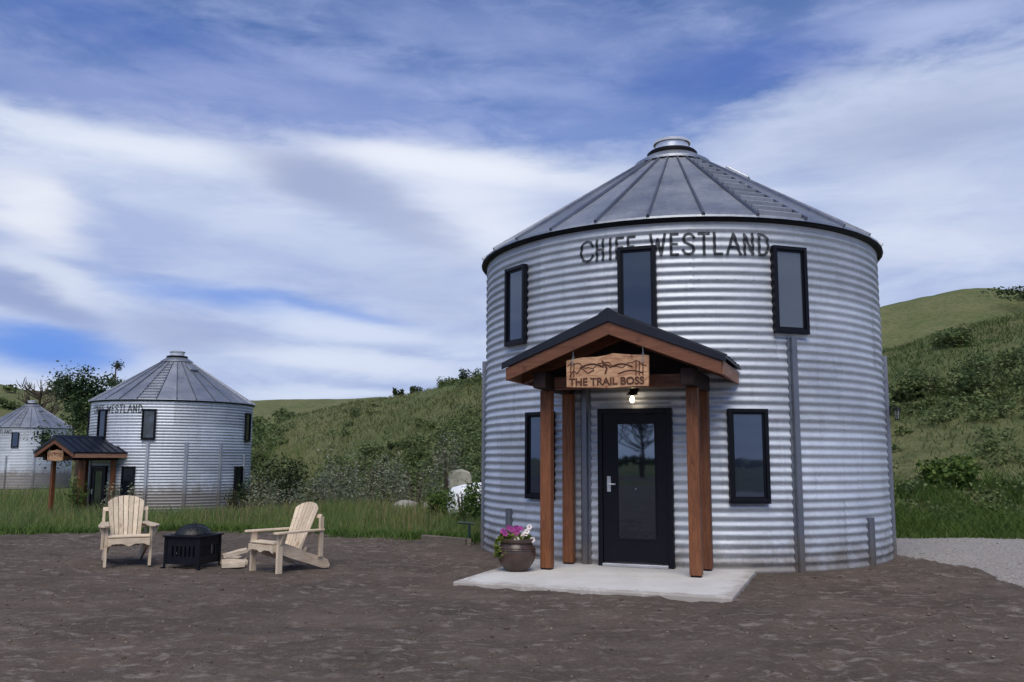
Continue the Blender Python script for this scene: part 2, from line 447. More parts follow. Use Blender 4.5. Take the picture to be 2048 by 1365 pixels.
# ================================================================== geometry helpers
class G:
    def __init__(self):
        self.v = []; self.f = []
    def add(self, vs, fs, T=None):
        o = len(self.v)
        if T is not None:
            vs = [T @ Vector(p) for p in vs]
        self.v += [tuple(p) for p in vs]
        self.f += [tuple(i + o for i in f) for f in fs]
        return self
    def box(self, x0, x1, y0, y1, z0, z1, T=None):
        vs = [(x0, y0, z0), (x1, y0, z0), (x1, y1, z0), (x0, y1, z0), (x0, y0, z1), (x1, y0, z1), (x1, y1, z1), (x0, y1, z1)]
        return self.add(vs, [(0, 3, 2, 1), (4, 5, 6, 7), (0, 1, 5, 4), (1, 2, 6, 5), (2, 3, 7, 6), (3, 0, 4, 7)], T)
    def prism(self, pts, plane, a, b, T=None):
        """polygon (2D, counter-clockwise) extruded from a to b along the remaining axis"""
        n = len(pts)
        def p3(p, d):
            return {'yz': (d, p[0], p[1]), 'xz': (p[0], d, p[1]), 'xy': (p[0], p[1], d)}[plane]
        vs = [p3(p, a) for p in pts] + [p3(p, b) for p in pts]
        fs = [tuple(range(n))[::-1], tuple(range(n, 2 * n))] + [(i, (i + 1) % n, n + (i + 1) % n, n + i) for i in range(n)]
        return self.add(vs, fs, T)
    def tube(self, path, rad, n=8, T=None, cap=True):
        path = [Vector(p) for p in path]
        rads = rad if hasattr(rad, '__len__') else [rad] * len(path)
        vs, fs = [], []
        for i, p in enumerate(path):
            d = (path[min(i + 1, len(path) - 1)] - path[max(i - 1, 0)]).normalized()
            a = d.cross(Vector((0, 0, 1)) if abs(d.z) < 0.9 else Vector((1, 0, 0))).normalized()
            c = d.cross(a)
            for k in range(n):
                t = 2 * math.pi * k / n
                vs.append(p + (a * math.cos(t) + c * math.sin(t)) * rads[i])
        for i in range(len(path) - 1):
            for k in range(n):
                fs.append((i * n + k, i * n + (k + 1) % n, (i + 1) * n + (k + 1) % n, (i + 1) * n + k))
        if cap:
            fs.append(tuple(range(n))[::-1]); fs.append(tuple(range((len(path) - 1) * n, len(path) * n)))
        return self.add(vs, fs, T)
    def lathe(self, prof, n=32, T=None, a0=0, a1=2 * math.pi):
        full = abs(a1 - a0 - 2 * math.pi) < 1e-6
        m_ = n if full else n + 1
        vs, fs = [], []
        for r, z in prof:
            for k in range(m_):
                t = a0 + (a1 - a0) * k / n
                vs.append((r * math.cos(t), r * math.sin(t), z))
        for i in range(len(prof) - 1):
            for k in range(n):
                k2 = (k + 1) % m_
                fs.append((i * m_ + k, i * m_ + k2, (i + 1) * m_ + k2, (i + 1) * m_ + k))
        return self.add(vs, fs, T)
    def mesh(self, name, material, smooth=None):
        me = bpy.data.meshes.new(name)
        me.from_pydata(self.v, [], self.f)
        if material:
            me.materials.append(M[material])
        if smooth is not None:
            me.polygons.foreach_set('use_smooth', [True] * len(me.polygons))
            me.set_sharp_from_angle(angle=R_(smooth))
        me.update()
        return me
    def obj(self, name, material, parent=None, smooth=None, bevel=None, loc=None, rotz=None):
        return link(name, self.mesh(name, material, smooth), parent, loc, rotz, bevel)

def link(name, me, parent=None, loc=None, rotz=None, bevel=None):
    o = bpy.data.objects.new(name, me)
    COL.objects.link(o)
    if parent is not None:
        o.parent = parent
    if loc is not None:
        o.location = loc
    if rotz is not None:
        o.rotation_euler = (0, 0, rotz)
    if bevel:
        b = o.modifiers.new('bevel', 'BEVEL'); b.width = bevel; b.segments = 2; b.limit_method = 'ANGLE'
    return o

def fast_mesh(name, verts, faces, material, smooth=False):
    """numpy vertices (n,3) and uniform faces (m,k)"""
    me = bpy.data.meshes.new(name)
    verts = np.ascontiguousarray(verts, dtype=np.float32); faces = np.ascontiguousarray(faces, dtype=np.int32)
    k = faces.shape[1]
    me.vertices.add(len(verts)); me.vertices.foreach_set('co', verts.ravel())
    me.loops.add(faces.size); me.loops.foreach_set('vertex_index', faces.ravel())
    me.polygons.add(len(faces)); me.polygons.foreach_set('loop_start', np.arange(0, faces.size, k, dtype=np.int32))
    me.polygons.foreach_set('loop_total', np.full(len(faces), k, dtype=np.int32))
    if smooth:
        me.polygons.foreach_set('use_smooth', np.ones(len(faces), dtype=bool))
    me.materials.append(M[material])
    me.update(calc_edges=True); me.validate()
    return me

def tag(o, label=None, cat=None, group=None, kind=None):
    if label: o['label'] = label
    if cat: o['category'] = cat
    if group: o['group'] = group
    if kind: o['kind'] = kind
    return o
def thing(name, label, cat, loc=(0, 0, 0), rotz=0.0, group=None):
    o = bpy.data.objects.new(name, None)
    COL.objects.link(o)
    o.location = loc; o.rotation_euler = (0, 0, rotz); o.empty_display_size = 0.3
    return tag(o, label, cat, group)
def dup(o, parent=None):
    c = o.copy(); COL.objects.link(c)
    if parent is not None:
        c.parent = parent
    for ch in list(o.children):
        dup(ch, c)
    return c

# value noise in numpy
_perm = np.random.default_rng(3).random((256, 256))
def vnoise(x, y):
    xi = np.floor(x).astype(int); yi = np.floor(y).astype(int)
    fx = x - xi; fy = y - yi
    fx = fx * fx * (3 - 2 * fx); fy = fy * fy * (3 - 2 * fy)
    g = lambda a, b_: _perm[a % 256, b_ % 256]
    return (g(xi, yi) * (1 - fx) + g(xi + 1, yi) * fx) * (1 - fy) + (g(xi, yi + 1) * (1 - fx) + g(xi + 1, yi + 1) * fx) * fy
def fbm(x, y, s, o=4):
    t = 0; a = 1; n = 0
    for i in range(o):
        t = t + a * vnoise(x * s + 17.3 * i, y * s + 9.1 * i); n += a; a *= 0.5; s *= 2.03
    return t / n - 0.5
def sstep(a, b_, x):
    t = np.clip((x - a) / (b_ - a), 0, 1); return t * t * (3 - 2 * t)

# ================================================================== the land
BIN = (2.779, 14.715); RB = 3.214; PITCHC = 0.11589
EDGE_X = [-80, -20, -12, -8.7, -7, -5.2, -3.2, -2.0, -1.3, -0.6, 0.4, 2, 4.2, 6.2]
EDGE_Y = [19, 17.6, 17.2, 16.9, 17.7, 17.5, 16.7, 16.3, 16.15, 15.75, 16.6, 17.9, 17.9, 16.0]
def edge_y(x):
    return np.interp(x, EDGE_X, EDGE_Y) + 0.30 * fbm(x, x * 0.3, 0.9, 3) * 2
def road_x(y):
    return np.interp(y, [-60, 0, 6, 10, 12, 13.7, 15.5, 17.5], [3.0, 4.6, 5.35, 5.75, 6.25, 5.98, 5.2, 4.0]) + 0.14 * fbm(y, y * 0.3, 1.3, 3) * 2

AZ = [-180, -75, -50, -36, -24, -17.5, -16.1, -14.8, -12.3, -9.8, -7.3, -4.7, -1.9, 6, 14, 23.5, 25.7, 28.4, 30.6, 36, 50, 80, 180]
NEAR_EL = [0, 0, 0, 0, 0, .020, .029, .041, .053, .061, .067, .076, .083, .092, .099, .108, .119, .129, .135, .14, .12, 0, 0]
NEAR_RC = [70, 70, 70, 72, 74, 74, 74, 73, 72, 70, 68, 66, 64, 60, 58, 56, 56, 57, 58, 58, 58, 58, 58]
NEAR_RF = [45, 45, 45, 45, 47, 47, 46, 44, 40, 36, 33, 29, 26, 21, 18.4, 19.2, 19.5, 20.0, 20.5, 21.8, 27, 40, 45]
FAZ = [-180, -90, -60, -36, -30.4, -28.9, -27.6, -22, -16.6, -12.4, -9.8, -7.3, 0, 10, 23.3, 25.6, 27.7, 29.3, 30.7, 36, 60, 90, 180]
FAR_EL = [-.012, -.012, .03, .07, .069, .064, .062, .058, .061, .064, .065, .066, .09, .12, .158, .164, .169, .168, .163, .16, .06, -.012, -.012]
RFAR = 165.0
def land(x, y):
    x = np.asarray(x, float); y = np.asarray(y, float)
    r = np.hypot(x, y) + 1e-6; a = np.degrees(np.arctan2(x, y))
    low = -1.03 * sstep(22, 34, r) * sstep(2, -9, a) * sstep(-100, -70, a) - 0.06
    nel = np.interp(a, AZ, NEAR_EL); rc = np.interp(a, AZ, NEAR_RC); rf = np.interp(a, AZ, NEAR_RF)
    zc = np.maximum(1.45 + nel * rc, low)
    on = sstep(-19, -14.5, a) * sstep(85, 60, a)
    t = (r - rf) / (rc - rf)
    up = np.clip(t, 0, 1); g = up * up * (3 - 2 * up) * 0.45 + np.sin(up * np.pi / 2) * 0.55
    g = np.where(up <= 0.12, g * (up / 0.12) ** 0.6, g)
    back = np.clip(t - 1, 0, 1.2); g = g - 0.75 * back * back / (0.25 + back) * 0.9
    z = low + (zc - low) * np.where(t > 0, g, 0) * on
    z = np.maximum(z, low)
    fel = np.interp(a, FAZ, FAR_EL); zf = 1.45 + fel * RFAR
    tf = np.clip((r - 88) / (RFAR - 88), 0, 1); gf = np.sin(tf * np.pi / 2) * 0.6 + tf * tf * (3 - 2 * tf) * 0.4
    zfar = low + (zf - low) * gf - np.clip(r - RFAR, 0, 1e9) * 0.02
    zfar = np.maximum(zfar, -3)
    w2 = sstep(80, 100, r)
    z = np.maximum(z, np.where(r > 88, zfar, -9))
    rough = sstep(19, 30, r) * (fbm(x, y, 0.09, 4) * 1.0 + fbm(x, y, 0.5, 3) * 0.22) + sstep(90, 160, r) * fbm(x, y, 0.03, 3) * 1.0
    flat = np.exp(-(((x + 14.33) / 6) ** 2 + ((y - 37.24) / 6) ** 2)) + np.exp(-(((x + 39) / 8) ** 2 + ((y - 71.2) / 8) ** 2))
    return z + rough * (1 - np.clip(flat * 1.5, 0, 1))

azs = np.concatenate([np.arange(-180, -40, 5.0), np.arange(-40, 40, 0.3), np.arange(40, 180, 5.0)])
rs = np.concatenate([[0.5, 4, 8, 12], np.arange(14, 30, 0.4), np.geomspace(30, 90, 90), np.geomspace(91, 190, 60), np.geomspace(200, 3000, 25)])
AA, RR = np.meshgrid(np.radians(azs), rs)
GX, GY = RR * np.sin(AA), RR * np.cos(AA)
GZ = land(GX, GY)
nr, na = GX.shape
idx = np.arange(nr * na).reshape(nr, na)
nxt = np.roll(idx, -1, axis=1)
q = np.stack([idx[:-1], nxt[:-1], nxt[1:], idx[1:]], -1).reshape(-1, 4)[:, ::-1]
land_o = link('hillside_ground', fast_mesh('hillside_ground', np.stack([GX, GY, GZ], -1).reshape(-1, 3), q, 'turf', True))
tag(land_o, 'green grassy hillside rising behind the grain bins', kind='structure')

# dirt yard: fine relief near the camera's view
def yard_z(x, y):
    base = 0.045 * fbm(x, y, 0.5, 4) + 0.040 * fbm(x, y, 2.2, 4) + 0.030 * fbm(x, y, 7.0, 3)
    ridge = 0.020 * (1 - np.abs(fbm(x * 0.8 + y * 0.25, y * 1.6, 2.4, 3)) * 6).clip(0, 1)
    for off_ in (0.0, 1.55):
        dd_ = (x - 2.2 - off_) * 0.83 - (y - 6.0) * 0.56 + 0.25 * np.sin(y * 0.35)
        base = base - 0.022 * np.exp(-(dd_ / 0.13) ** 2) * (0.75 + 0.5 * np.sin((x * 0.56 + y * 0.83) * 26)) * sstep(12.5, 9.5, y)
        base = base + 0.012 * np.exp(-((np.abs(dd_) - 0.21) / 0.07) ** 2) * sstep(12.5, 9.5, y)
    damp = 1 - 0.8 * np.exp(-((np.hypot(x - BIN[0], y - BIN[1]) - RB) / 0.35) ** 2)
    return (base + ridge) * damp + 0.004
xs = np.concatenate([np.linspace(-70, -11, 30), np.arange(-10.9, 7.2, 0.055)])
ysg = np.concatenate([np.linspace(-40, 3.5, 24), np.arange(3.6, 9, 0.045), np.arange(9, 18.6, 0.06)])
XX, YY = np.meshgrid(xs, ysg)
ZZ = yard_z(XX, YY)
idx = np.arange(XX.size).reshape(XX.shape)
q = np.stack([idx[:-1, :-1], idx[:-1, 1:], idx[1:, 1:], idx[1:, :-1]], -1).reshape(-1, 4)
cxm = XX.ravel()[q].mean(1); cym = YY.ravel()[q].mean(1)
keep = (cym < edge_y(cxm)) & (cxm < road_x(cym)) & (np.hypot(cxm - BIN[0], cym - BIN[1]) > RB - 0.35)
q = q[keep]
used = np.unique(q); remap = -np.ones(XX.size, int); remap[used] = np.arange(len(used))
yard = link('dirt_yard', fast_mesh('dirt_yard', np.stack([XX, YY, ZZ], -1).reshape(-1, 3)[used], remap[q], 'dirt', True))
tag(yard, 'bare dark brown dirt yard in front of the grain bin', kind='structure')

# gravel drive
xs = np.arange(3.0, 45, 0.35); ysg = np.concatenate([np.arange(-30, 4, 2.0), np.arange(4, 17.6, 0.3)])
XX, YY = np.meshgrid(xs, ysg)
ZZ = -0.035 + 0.03 * fbm(XX, YY, 0.6, 3)
idx = np.arange(XX.size).reshape(XX.shape)
q = np.stack([idx[:-1, :-1], idx[:-1, 1:], idx[1:, 1:], idx[1:, :-1]], -1).reshape(-1, 4)
road = link('gravel_drive', fast_mesh('gravel_drive', np.stack([XX, YY, ZZ], -1).reshape(-1, 3), q, 'gravel', True))
tag(road, 'pale grey gravel drive curving past the right side of the bin', kind='structure')

# loose clods and pebbles on the dirt
def pebbles(n, xr, yr, smin, smax, name, material, zf, cond=None, label=None):
    ico = np.array([(0, 0, 1), (.9, 0, .25), (.28, .85, .2), (-.72, .52, .3), (-.72, -.52, .2), (.28, -.85, .3), (0, 0, -.6)])
    fc = np.array([(0, 1, 2), (0, 2, 3), (0, 3, 4), (0, 4, 5), (0, 5, 1), (6, 2, 1), (6, 3, 2), (6, 4, 3), (6, 5, 4), (6, 1, 5)])
    x = rng.uniform(*xr, n * 2); y = rng.uniform(*yr, n * 2)
    ok = cond(x, y)
    x, y = x[ok][:n], y[ok][:n]; n = len(x)
    s = smin * (smax / smin) ** (rng.random(n) ** 2.2)
    rot = rng.uniform(0, 6.28, n)
    sh = rng.uniform(0.6, 1.3, (n, 7, 1)) * np.array([1, 1, 0.7])
    p = ico[None] * sh * s[:, None, None]
    ca, sa = np.cos(rot)[:, None], np.sin(rot)[:, None]
    px = p[..., 0] * ca - p[..., 1] * sa; py = p[..., 0] * sa + p[..., 1] * ca
    V = np.stack([px + x[:, None], py + y[:, None], p[..., 2] + zf(x, y)[:, None]], -1).reshape(-1, 3)
    F = (fc[None] + (np.arange(n) * 7)[:, None, None]).reshape(-1, 3)
    return tag(link(name, fast_mesh(name, V, F, material)), label, kind='stuff')
on_yard = lambda x, y: (y < edge_y(x) - 0.05) & (x < road_x(y) - 0.05) & (np.hypot(x - BIN[0], y - BIN[1]) > RB + 0.05) & (np.abs(x) < 0.7 * y)
m_leaf('clod', [(0.060, 0.048, 0.042), (0.10, 0.082, 0.071), (0.14, 0.115, 0.10), (0.20, 0.175, 0.155)], 0.95, 0.0)
m_leaf('gravel_stone', [(0.16, 0.15, 0.14), (0.36, 0.34, 0.32), (0.55, 0.53, 0.50)], 0.9, 0.0)
pebbles(6500, (-11, 7), (5.2, 17.5), 0.004, 0.026, 'dirt_clods', 'clod', yard_z, on_yard, 'loose clods and pebbles strewn over the dirt yard')
pebbles(2600, (4, 12), (9, 17.4), 0.006, 0.02, 'gravel_stones', 'gravel_stone', lambda x, y: -0.03 + 0.03 * fbm(x, y, 0.6, 3), lambda x, y: x > road_x(y) + 0.02, 'loose grey stones on the gravel drive')

# ================================================================== concrete slab in front of the door
PAZ = R_(-21.0)
def porch_pt(wl, ul, z=0):
    c, s = math.cos(PAZ), math.sin(PAZ)
    return Vector((BIN[0] + wl * c + ul * s, BIN[1] + wl * s - ul * c, z))
g = G()
g.box(-1.62, 1.50, -5.38, -2.9, -0.12, 0.055)
slab = g.obj('concrete_slab', 'concrete', None, bevel=0.012, loc=(*BIN, 0), rotz=PAZ)
tag(slab, 'pale concrete slab in front of the bin door', kind='structure')

# ================================================================== grain bins
CREST = (4.509 + PITCHC / 4) % PITCHC
AMP = 0.0106
def wall_r(z, base=0.0):
    return RB + AMP * math.cos(2 * math.pi * (z - CREST) / PITCHC)
NRING, NSHEET, NCOR = 5, 9, 8
RING_H = NCOR * PITCHC
WALL_H = NRING * RING_H
_cache = {}
def sheet_mesh(lod):
    if ('sheet', lod) in _cache: return _cache['sheet', lod]
    per, na_ = ((10, 20), (6, 10), (5, 8))[lod]
    nz = NCOR * per
    a = np.radians(np.linspace(-20.6, 20.6, na_ + 1))
    z = np.linspace(0, RING_H, nz + 1)
    rr = RB + AMP * np.cos(2 * np.pi * (z - CREST) / PITCHC)
    V = np.stack([np.outer(rr, np.sin(a)), -np.outer(rr, np.cos(a)), np.repeat(z[:, None], na_ + 1, 1)], -1).reshape(-1, 3)
    idx = np.arange((nz + 1) * (na_ + 1)).reshape(nz + 1, na_ + 1)
    F = np.stack([idx[:-1, :-1], idx[:-1, 1:], idx[1:, 1:], idx[1:, :-1]], -1).reshape(-1, 4)
    if lod == 0:      # bolt heads down one lap and along the bottom lap
        bv, bf = [], []
        def bolt(az_, z_):
            rr_ = RB + AMP * math.cos(2 * math.pi * (z_ - CREST) / PITCHC)
            T_ = Matrix.Rotation(az_, 4, 'Z') @ Matrix.Translation((0, -rr_, z_))
            o_ = len(V) + len(bv)
            h_ = 0.0085
            for yy_ in (0.004, -0.008):
                k_ = h_ if yy_ > 0 else h_ * 0.7
                for xx_, zz_ in ((-k_, -k_), (k_, -k_), (k_, k_), (-k_, k_)):
                    bv.append(tuple(T_ @ Vector((xx_, yy_, zz_))))
            bf.extend([(o_ + 4, o_ + 5, o_ + 6, o_ + 7)] + [(o_ + i_, o_ + (i_ + 1) % 4, o_ + 4 + (i_ + 1) % 4, o_ + 4 + i_) for i_ in range(4)])
        for k in range(NCOR):
            bolt(R_(-19.9), CREST + k * PITCHC); bolt(R_(-19.2), CREST + k * PITCHC + PITCHC / 2 if k < NCOR - 1 else CREST)
        for k in range(9):
            bolt(R_(-18 + 4.4 * k), CREST if CREST > 0.03 else CREST + PITCHC)
        V = np.concatenate([V, np.array(bv)]); F = np.concatenate([F, np.array(bf)])
    _cache['sheet', lod] = fast_mesh('wall_sheet', V, F, 'galvanised', True)
    return _cache['sheet', lod]
RE, ZE, RT, ZT = 3.30, 4.715, 0.40, 6.62      # roof: eave radius and height, top radius and height
NRIB = 28
RIBA = 360.0 / NRIB
def roof_meshes():
    if 'roof' in _cache: return _cache['roof']
    h = R_(RIBA / 2)
    g = G()
    N_ = 6
    vs = []
    for i in range(N_ + 1):
        f = i / N_
        r, z = RE + (RT - RE) * f, ZE + (ZT - ZE) * f
        dip = -0.012 * math.sin(math.pi * f)
        for a in (-h, 0, h):
            k = -0.010 if a == 0 else 0
            vs.append((r * math.sin(a), -r * math.cos(a), z + k + dip))
    fs = []
    for i in range(N_):
        for j in range(2):
            fs.append((i * 3 + j, i * 3 + j + 1, i * 3 + j + 4, i * 3 + j + 3))
    g.add(vs, fs)
    # turned-down front lip
    lip = [(RE * math.sin(a), -RE * math.cos(a), ZE) for a in (-h, 0, h)] + [((RE + .005) * math.sin(a), -(RE + .005) * math.cos(a), ZE - 0.03) for a in (-h, 0, h)]
    g.add(lip, [(3, 4, 1, 0), (4, 5, 2, 1)])
    sheet = g.mesh('roof_sheet', 'galvanised_roof', 40)
    g = G()
    sl = Vector((0, RE - RT, ZT - ZE)); L = sl.length; sl.normalize()
    nrm = Vector((0, -sl.z, sl.y))
    p0 = Vector((0, -RE - 0.01, ZE - 0.006))
    prof = [(-0.024, 0.0), (-0.013, 0.036), (0.013, 0.036), (0.024, 0.0)]
    vs = []
    for f in (0, 0.5, 0.93, 1.0):
        wd = 1 - 0.45 * f
        for a, hh in prof:
            vs.append(p0 + sl * (L * f) + Vector((a * wd, 0, 0)) + nrm * hh * (1 - 0.25 * f))
    fs = [(i * 4 + j, i * 4 + j + 1, i * 4 + j + 5, i * 4 + j + 4) for i in range(3) for j in range(3)] + [(3, 2, 1, 0)]
    g.add(vs, fs)
    rib = g.mesh('roof_rib', 'galvanised_dark', 30)
    # stamped step of the roof ladder panel
    g = G()
    g.prism([(-0.045, 0.0), (-0.030, 0.055), (0.020, 0.050), (0.028, 0.0)][::-1], 'yz', -0.5, 0.5)
    step = g.mesh('roof_step', 'galvanised_rail', 30)
    _cache['roof'] = (sheet, rib, step, p0, sl, nrm, L)
    return _cache['roof']

def window_mesh(wd, hh, lod=0):
    key = ('win', round(wd, 3), round(hh, 3))
    if key in _cache: return _cache[key]
    yb, yf = -(RB - 0.03), -(RB + 0.068)
    f = 0.048
    g = G()
    g.box(-wd / 2, -wd / 2 + f, yf, yb, 0, hh); g.box(wd / 2 - f, wd / 2, yf, yb, 0, hh)
    g.box(-wd / 2 + f, wd / 2 - f, yf, yb, 0, f); g.box(-wd / 2 + f, wd / 2 - f, yf, yb, hh - f, hh)
    frame = g.mesh('window', 'black_frame')
    g = G(); s = 0.026; y2 = -(RB + 0.042)
    a = wd / 2 - f
    g.box(-a, -a + s, y2, yb, f, hh - f); g.box(a - s, a, y2, yb, f, hh - f)
    g.box(-a + s, a - s, y2, yb, f, f + s); g.box(-a + s, a - s, y2, yb, hh - f - s, hh - f)
    sash = g.mesh('sash', 'black_frame')
    g = G()
    g.box(-wd / 2, wd / 2, yf - 0.006, yb, -0.014, -0.001)
    sill = g.mesh('sill', 'black_frame')
    panes = {}
    for k in ('pane_dark', 'pane_blind', 'pane_blue'):
        g = G(); g.box(-a + s, a - s, -(RB + 0.026), -(RB + 0.018), f + s, hh - f - s)
        panes[k] = g.mesh('pane', k)
    _cache[key] = (frame, sash, sill, panes)
    return _cache[key]

GLYPH = {   # stroke letters in a unit box
    'C': [[(.98, .76), (.80, .95), (.52, 1), (.22, .93), (.04, .72), (0, .5), (.04, .26), (.22, .07), (.5, 0), (.78, .05), (.96, .25)]],
    'H': [[(0, 0), (0, 1)], [(1, 0), (1, 1)], [(0, .52), (1, .52)]],
    'I': [[(.5, 0), (.5, 1)]],
    'E': [[(1, 1), (0, 1), (0, 0), (1, 0)], [(0, .52), (.85, .52)]],
    'F': [[(1, 1), (0, 1), (0, 0)], [(0, .52), (.8, .52)]],
    'W': [[(0, 1), (.26, 0), (.5, .8), (.74, 0), (1, 1)]],
    'S': [[(.96, .80), (.78, .96), (.5, 1), (.2, .94), (.06, .76), (.16, .60), (.5, .50), (.84, .40), (.96, .22), (.8, .05), (.5, 0), (.2, .04), (.02, .2)]],
    'T': [[(0, 1), (1, 1)], [(.5, 1), (.5, 0)]],
    'L': [[(0, 1), (0, 0), (1, 0)]],
    'A': [[(0, 0), (.5, 1), (1, 0)], [(.2, .33), (.8, .33)]],
    'N': [[(0, 0), (0, 1), (1, 0), (1, 1)]],
    'D': [[(0, 0), (0, 1), (.55, .98), (.9, .8), (1, .5), (.9, .2), (.55, .02), (0, 0)]],
}
def letter_mesh(ch, a0, a1, z0, z1, sw=0.038):
    """a painted letter that follows the corrugated wall"""
    key = ('let', ch, a0, a1)
    if key in _cache: return _cache[key]
    s0, s1 = R_(a0) * RB + sw / 2, R_(a1) * RB - sw / 2
    vs, fs = [], []
    for line in GLYPH[ch]:
        pts = [Vector((s0 + (s1 - s0) * p[0], z0 + sw / 2 + (z1 - z0 - sw) * p[1])) for p in line]
        pts[0] -= (pts[1] - pts[0]).normalized() * sw / 2
        pts[-1] += (pts[-1] - pts[-2]).normalized() * sw / 2
        dense = []
        for a, b_ in zip(pts[:-1], pts[1:]):
            n = max(2, int((b_ - a).length / 0.008))
            dense += [a + (b_ - a) * i / n for i in range(n)]
        dense.append(pts[-1])
        o = len(vs)
        K = 5
        for i, p in enumerate(dense):
            d = dense[min(i + 2, len(dense) - 1)] - dense[max(i - 2, 0)]
            d.normalize(); nn = Vector((-d.y, d.x))
            for k in range(K):
                qv = p + nn * sw * (k / (K - 1) - 0.5)
                rr = wall_r(qv.y) + 0.0045
                th = qv.x / RB
                vs.append((rr * math.sin(th), -rr * math.cos(th), qv.y))
        for i in range(len(dense) - 1):
            for k in range(K - 1):
                fs.append((o + i * K + k, o + i * K + k + 1, o + (i + 1) * K + k + 1, o + (i + 1) * K + k))
    _cache[key] = G().add(vs, fs).mesh('letter', 'letter_paint')
    return _cache[key]
LETTERS = [('C', -34.6, -30.6), ('H', -30.2, -27.9), ('I', -26.9, -25.7), ('E', -25.0, -22.8), ('F', -22.1, -19.9), ('W', -16.6, -12.5), ('E', -11.7, -9.5), ('S', -8.9, -5.5), ('T', -5.0, -2.1), ('L', -1.4, 0.9), ('A', 1.6, 5.5), ('N', 5.9, 8.6), ('D', 9.6, 12.6)]

def stiffener(parent, azd, z0, z1, mt='galvanised_dark'):
    key = ('stiff', round(z0, 2), round(z1, 2), mt)
    if key not in _cache:
        g = G()
        r0, r1 = RB - 0.02, RB + 0.062
        g.prism([(-0.075, -r0 - 0.034), (-0.045, -r0 - 0.038), (-0.036, -r1), (0.036, -r1), (0.045, -r0 - 0.038), (0.075, -r0 - 0.034), (0.075, -r0), (-0.075, -r0)], 'xy', z0, z1)
        z = z0 + 0.12
        while z < z1 - 0.05:
            for sx_ in (-0.057, 0.057):
                g.box(sx_ - 0.009, sx_ + 0.009, -r0 - 0.050, -r0 - 0.034, z, z + 0.018)
            z += PITCHC * 2
        _cache[key] = g.mesh('stiffener', mt, 30)
    return link('stiffener', _cache[key], parent, rotz=R_(azd))

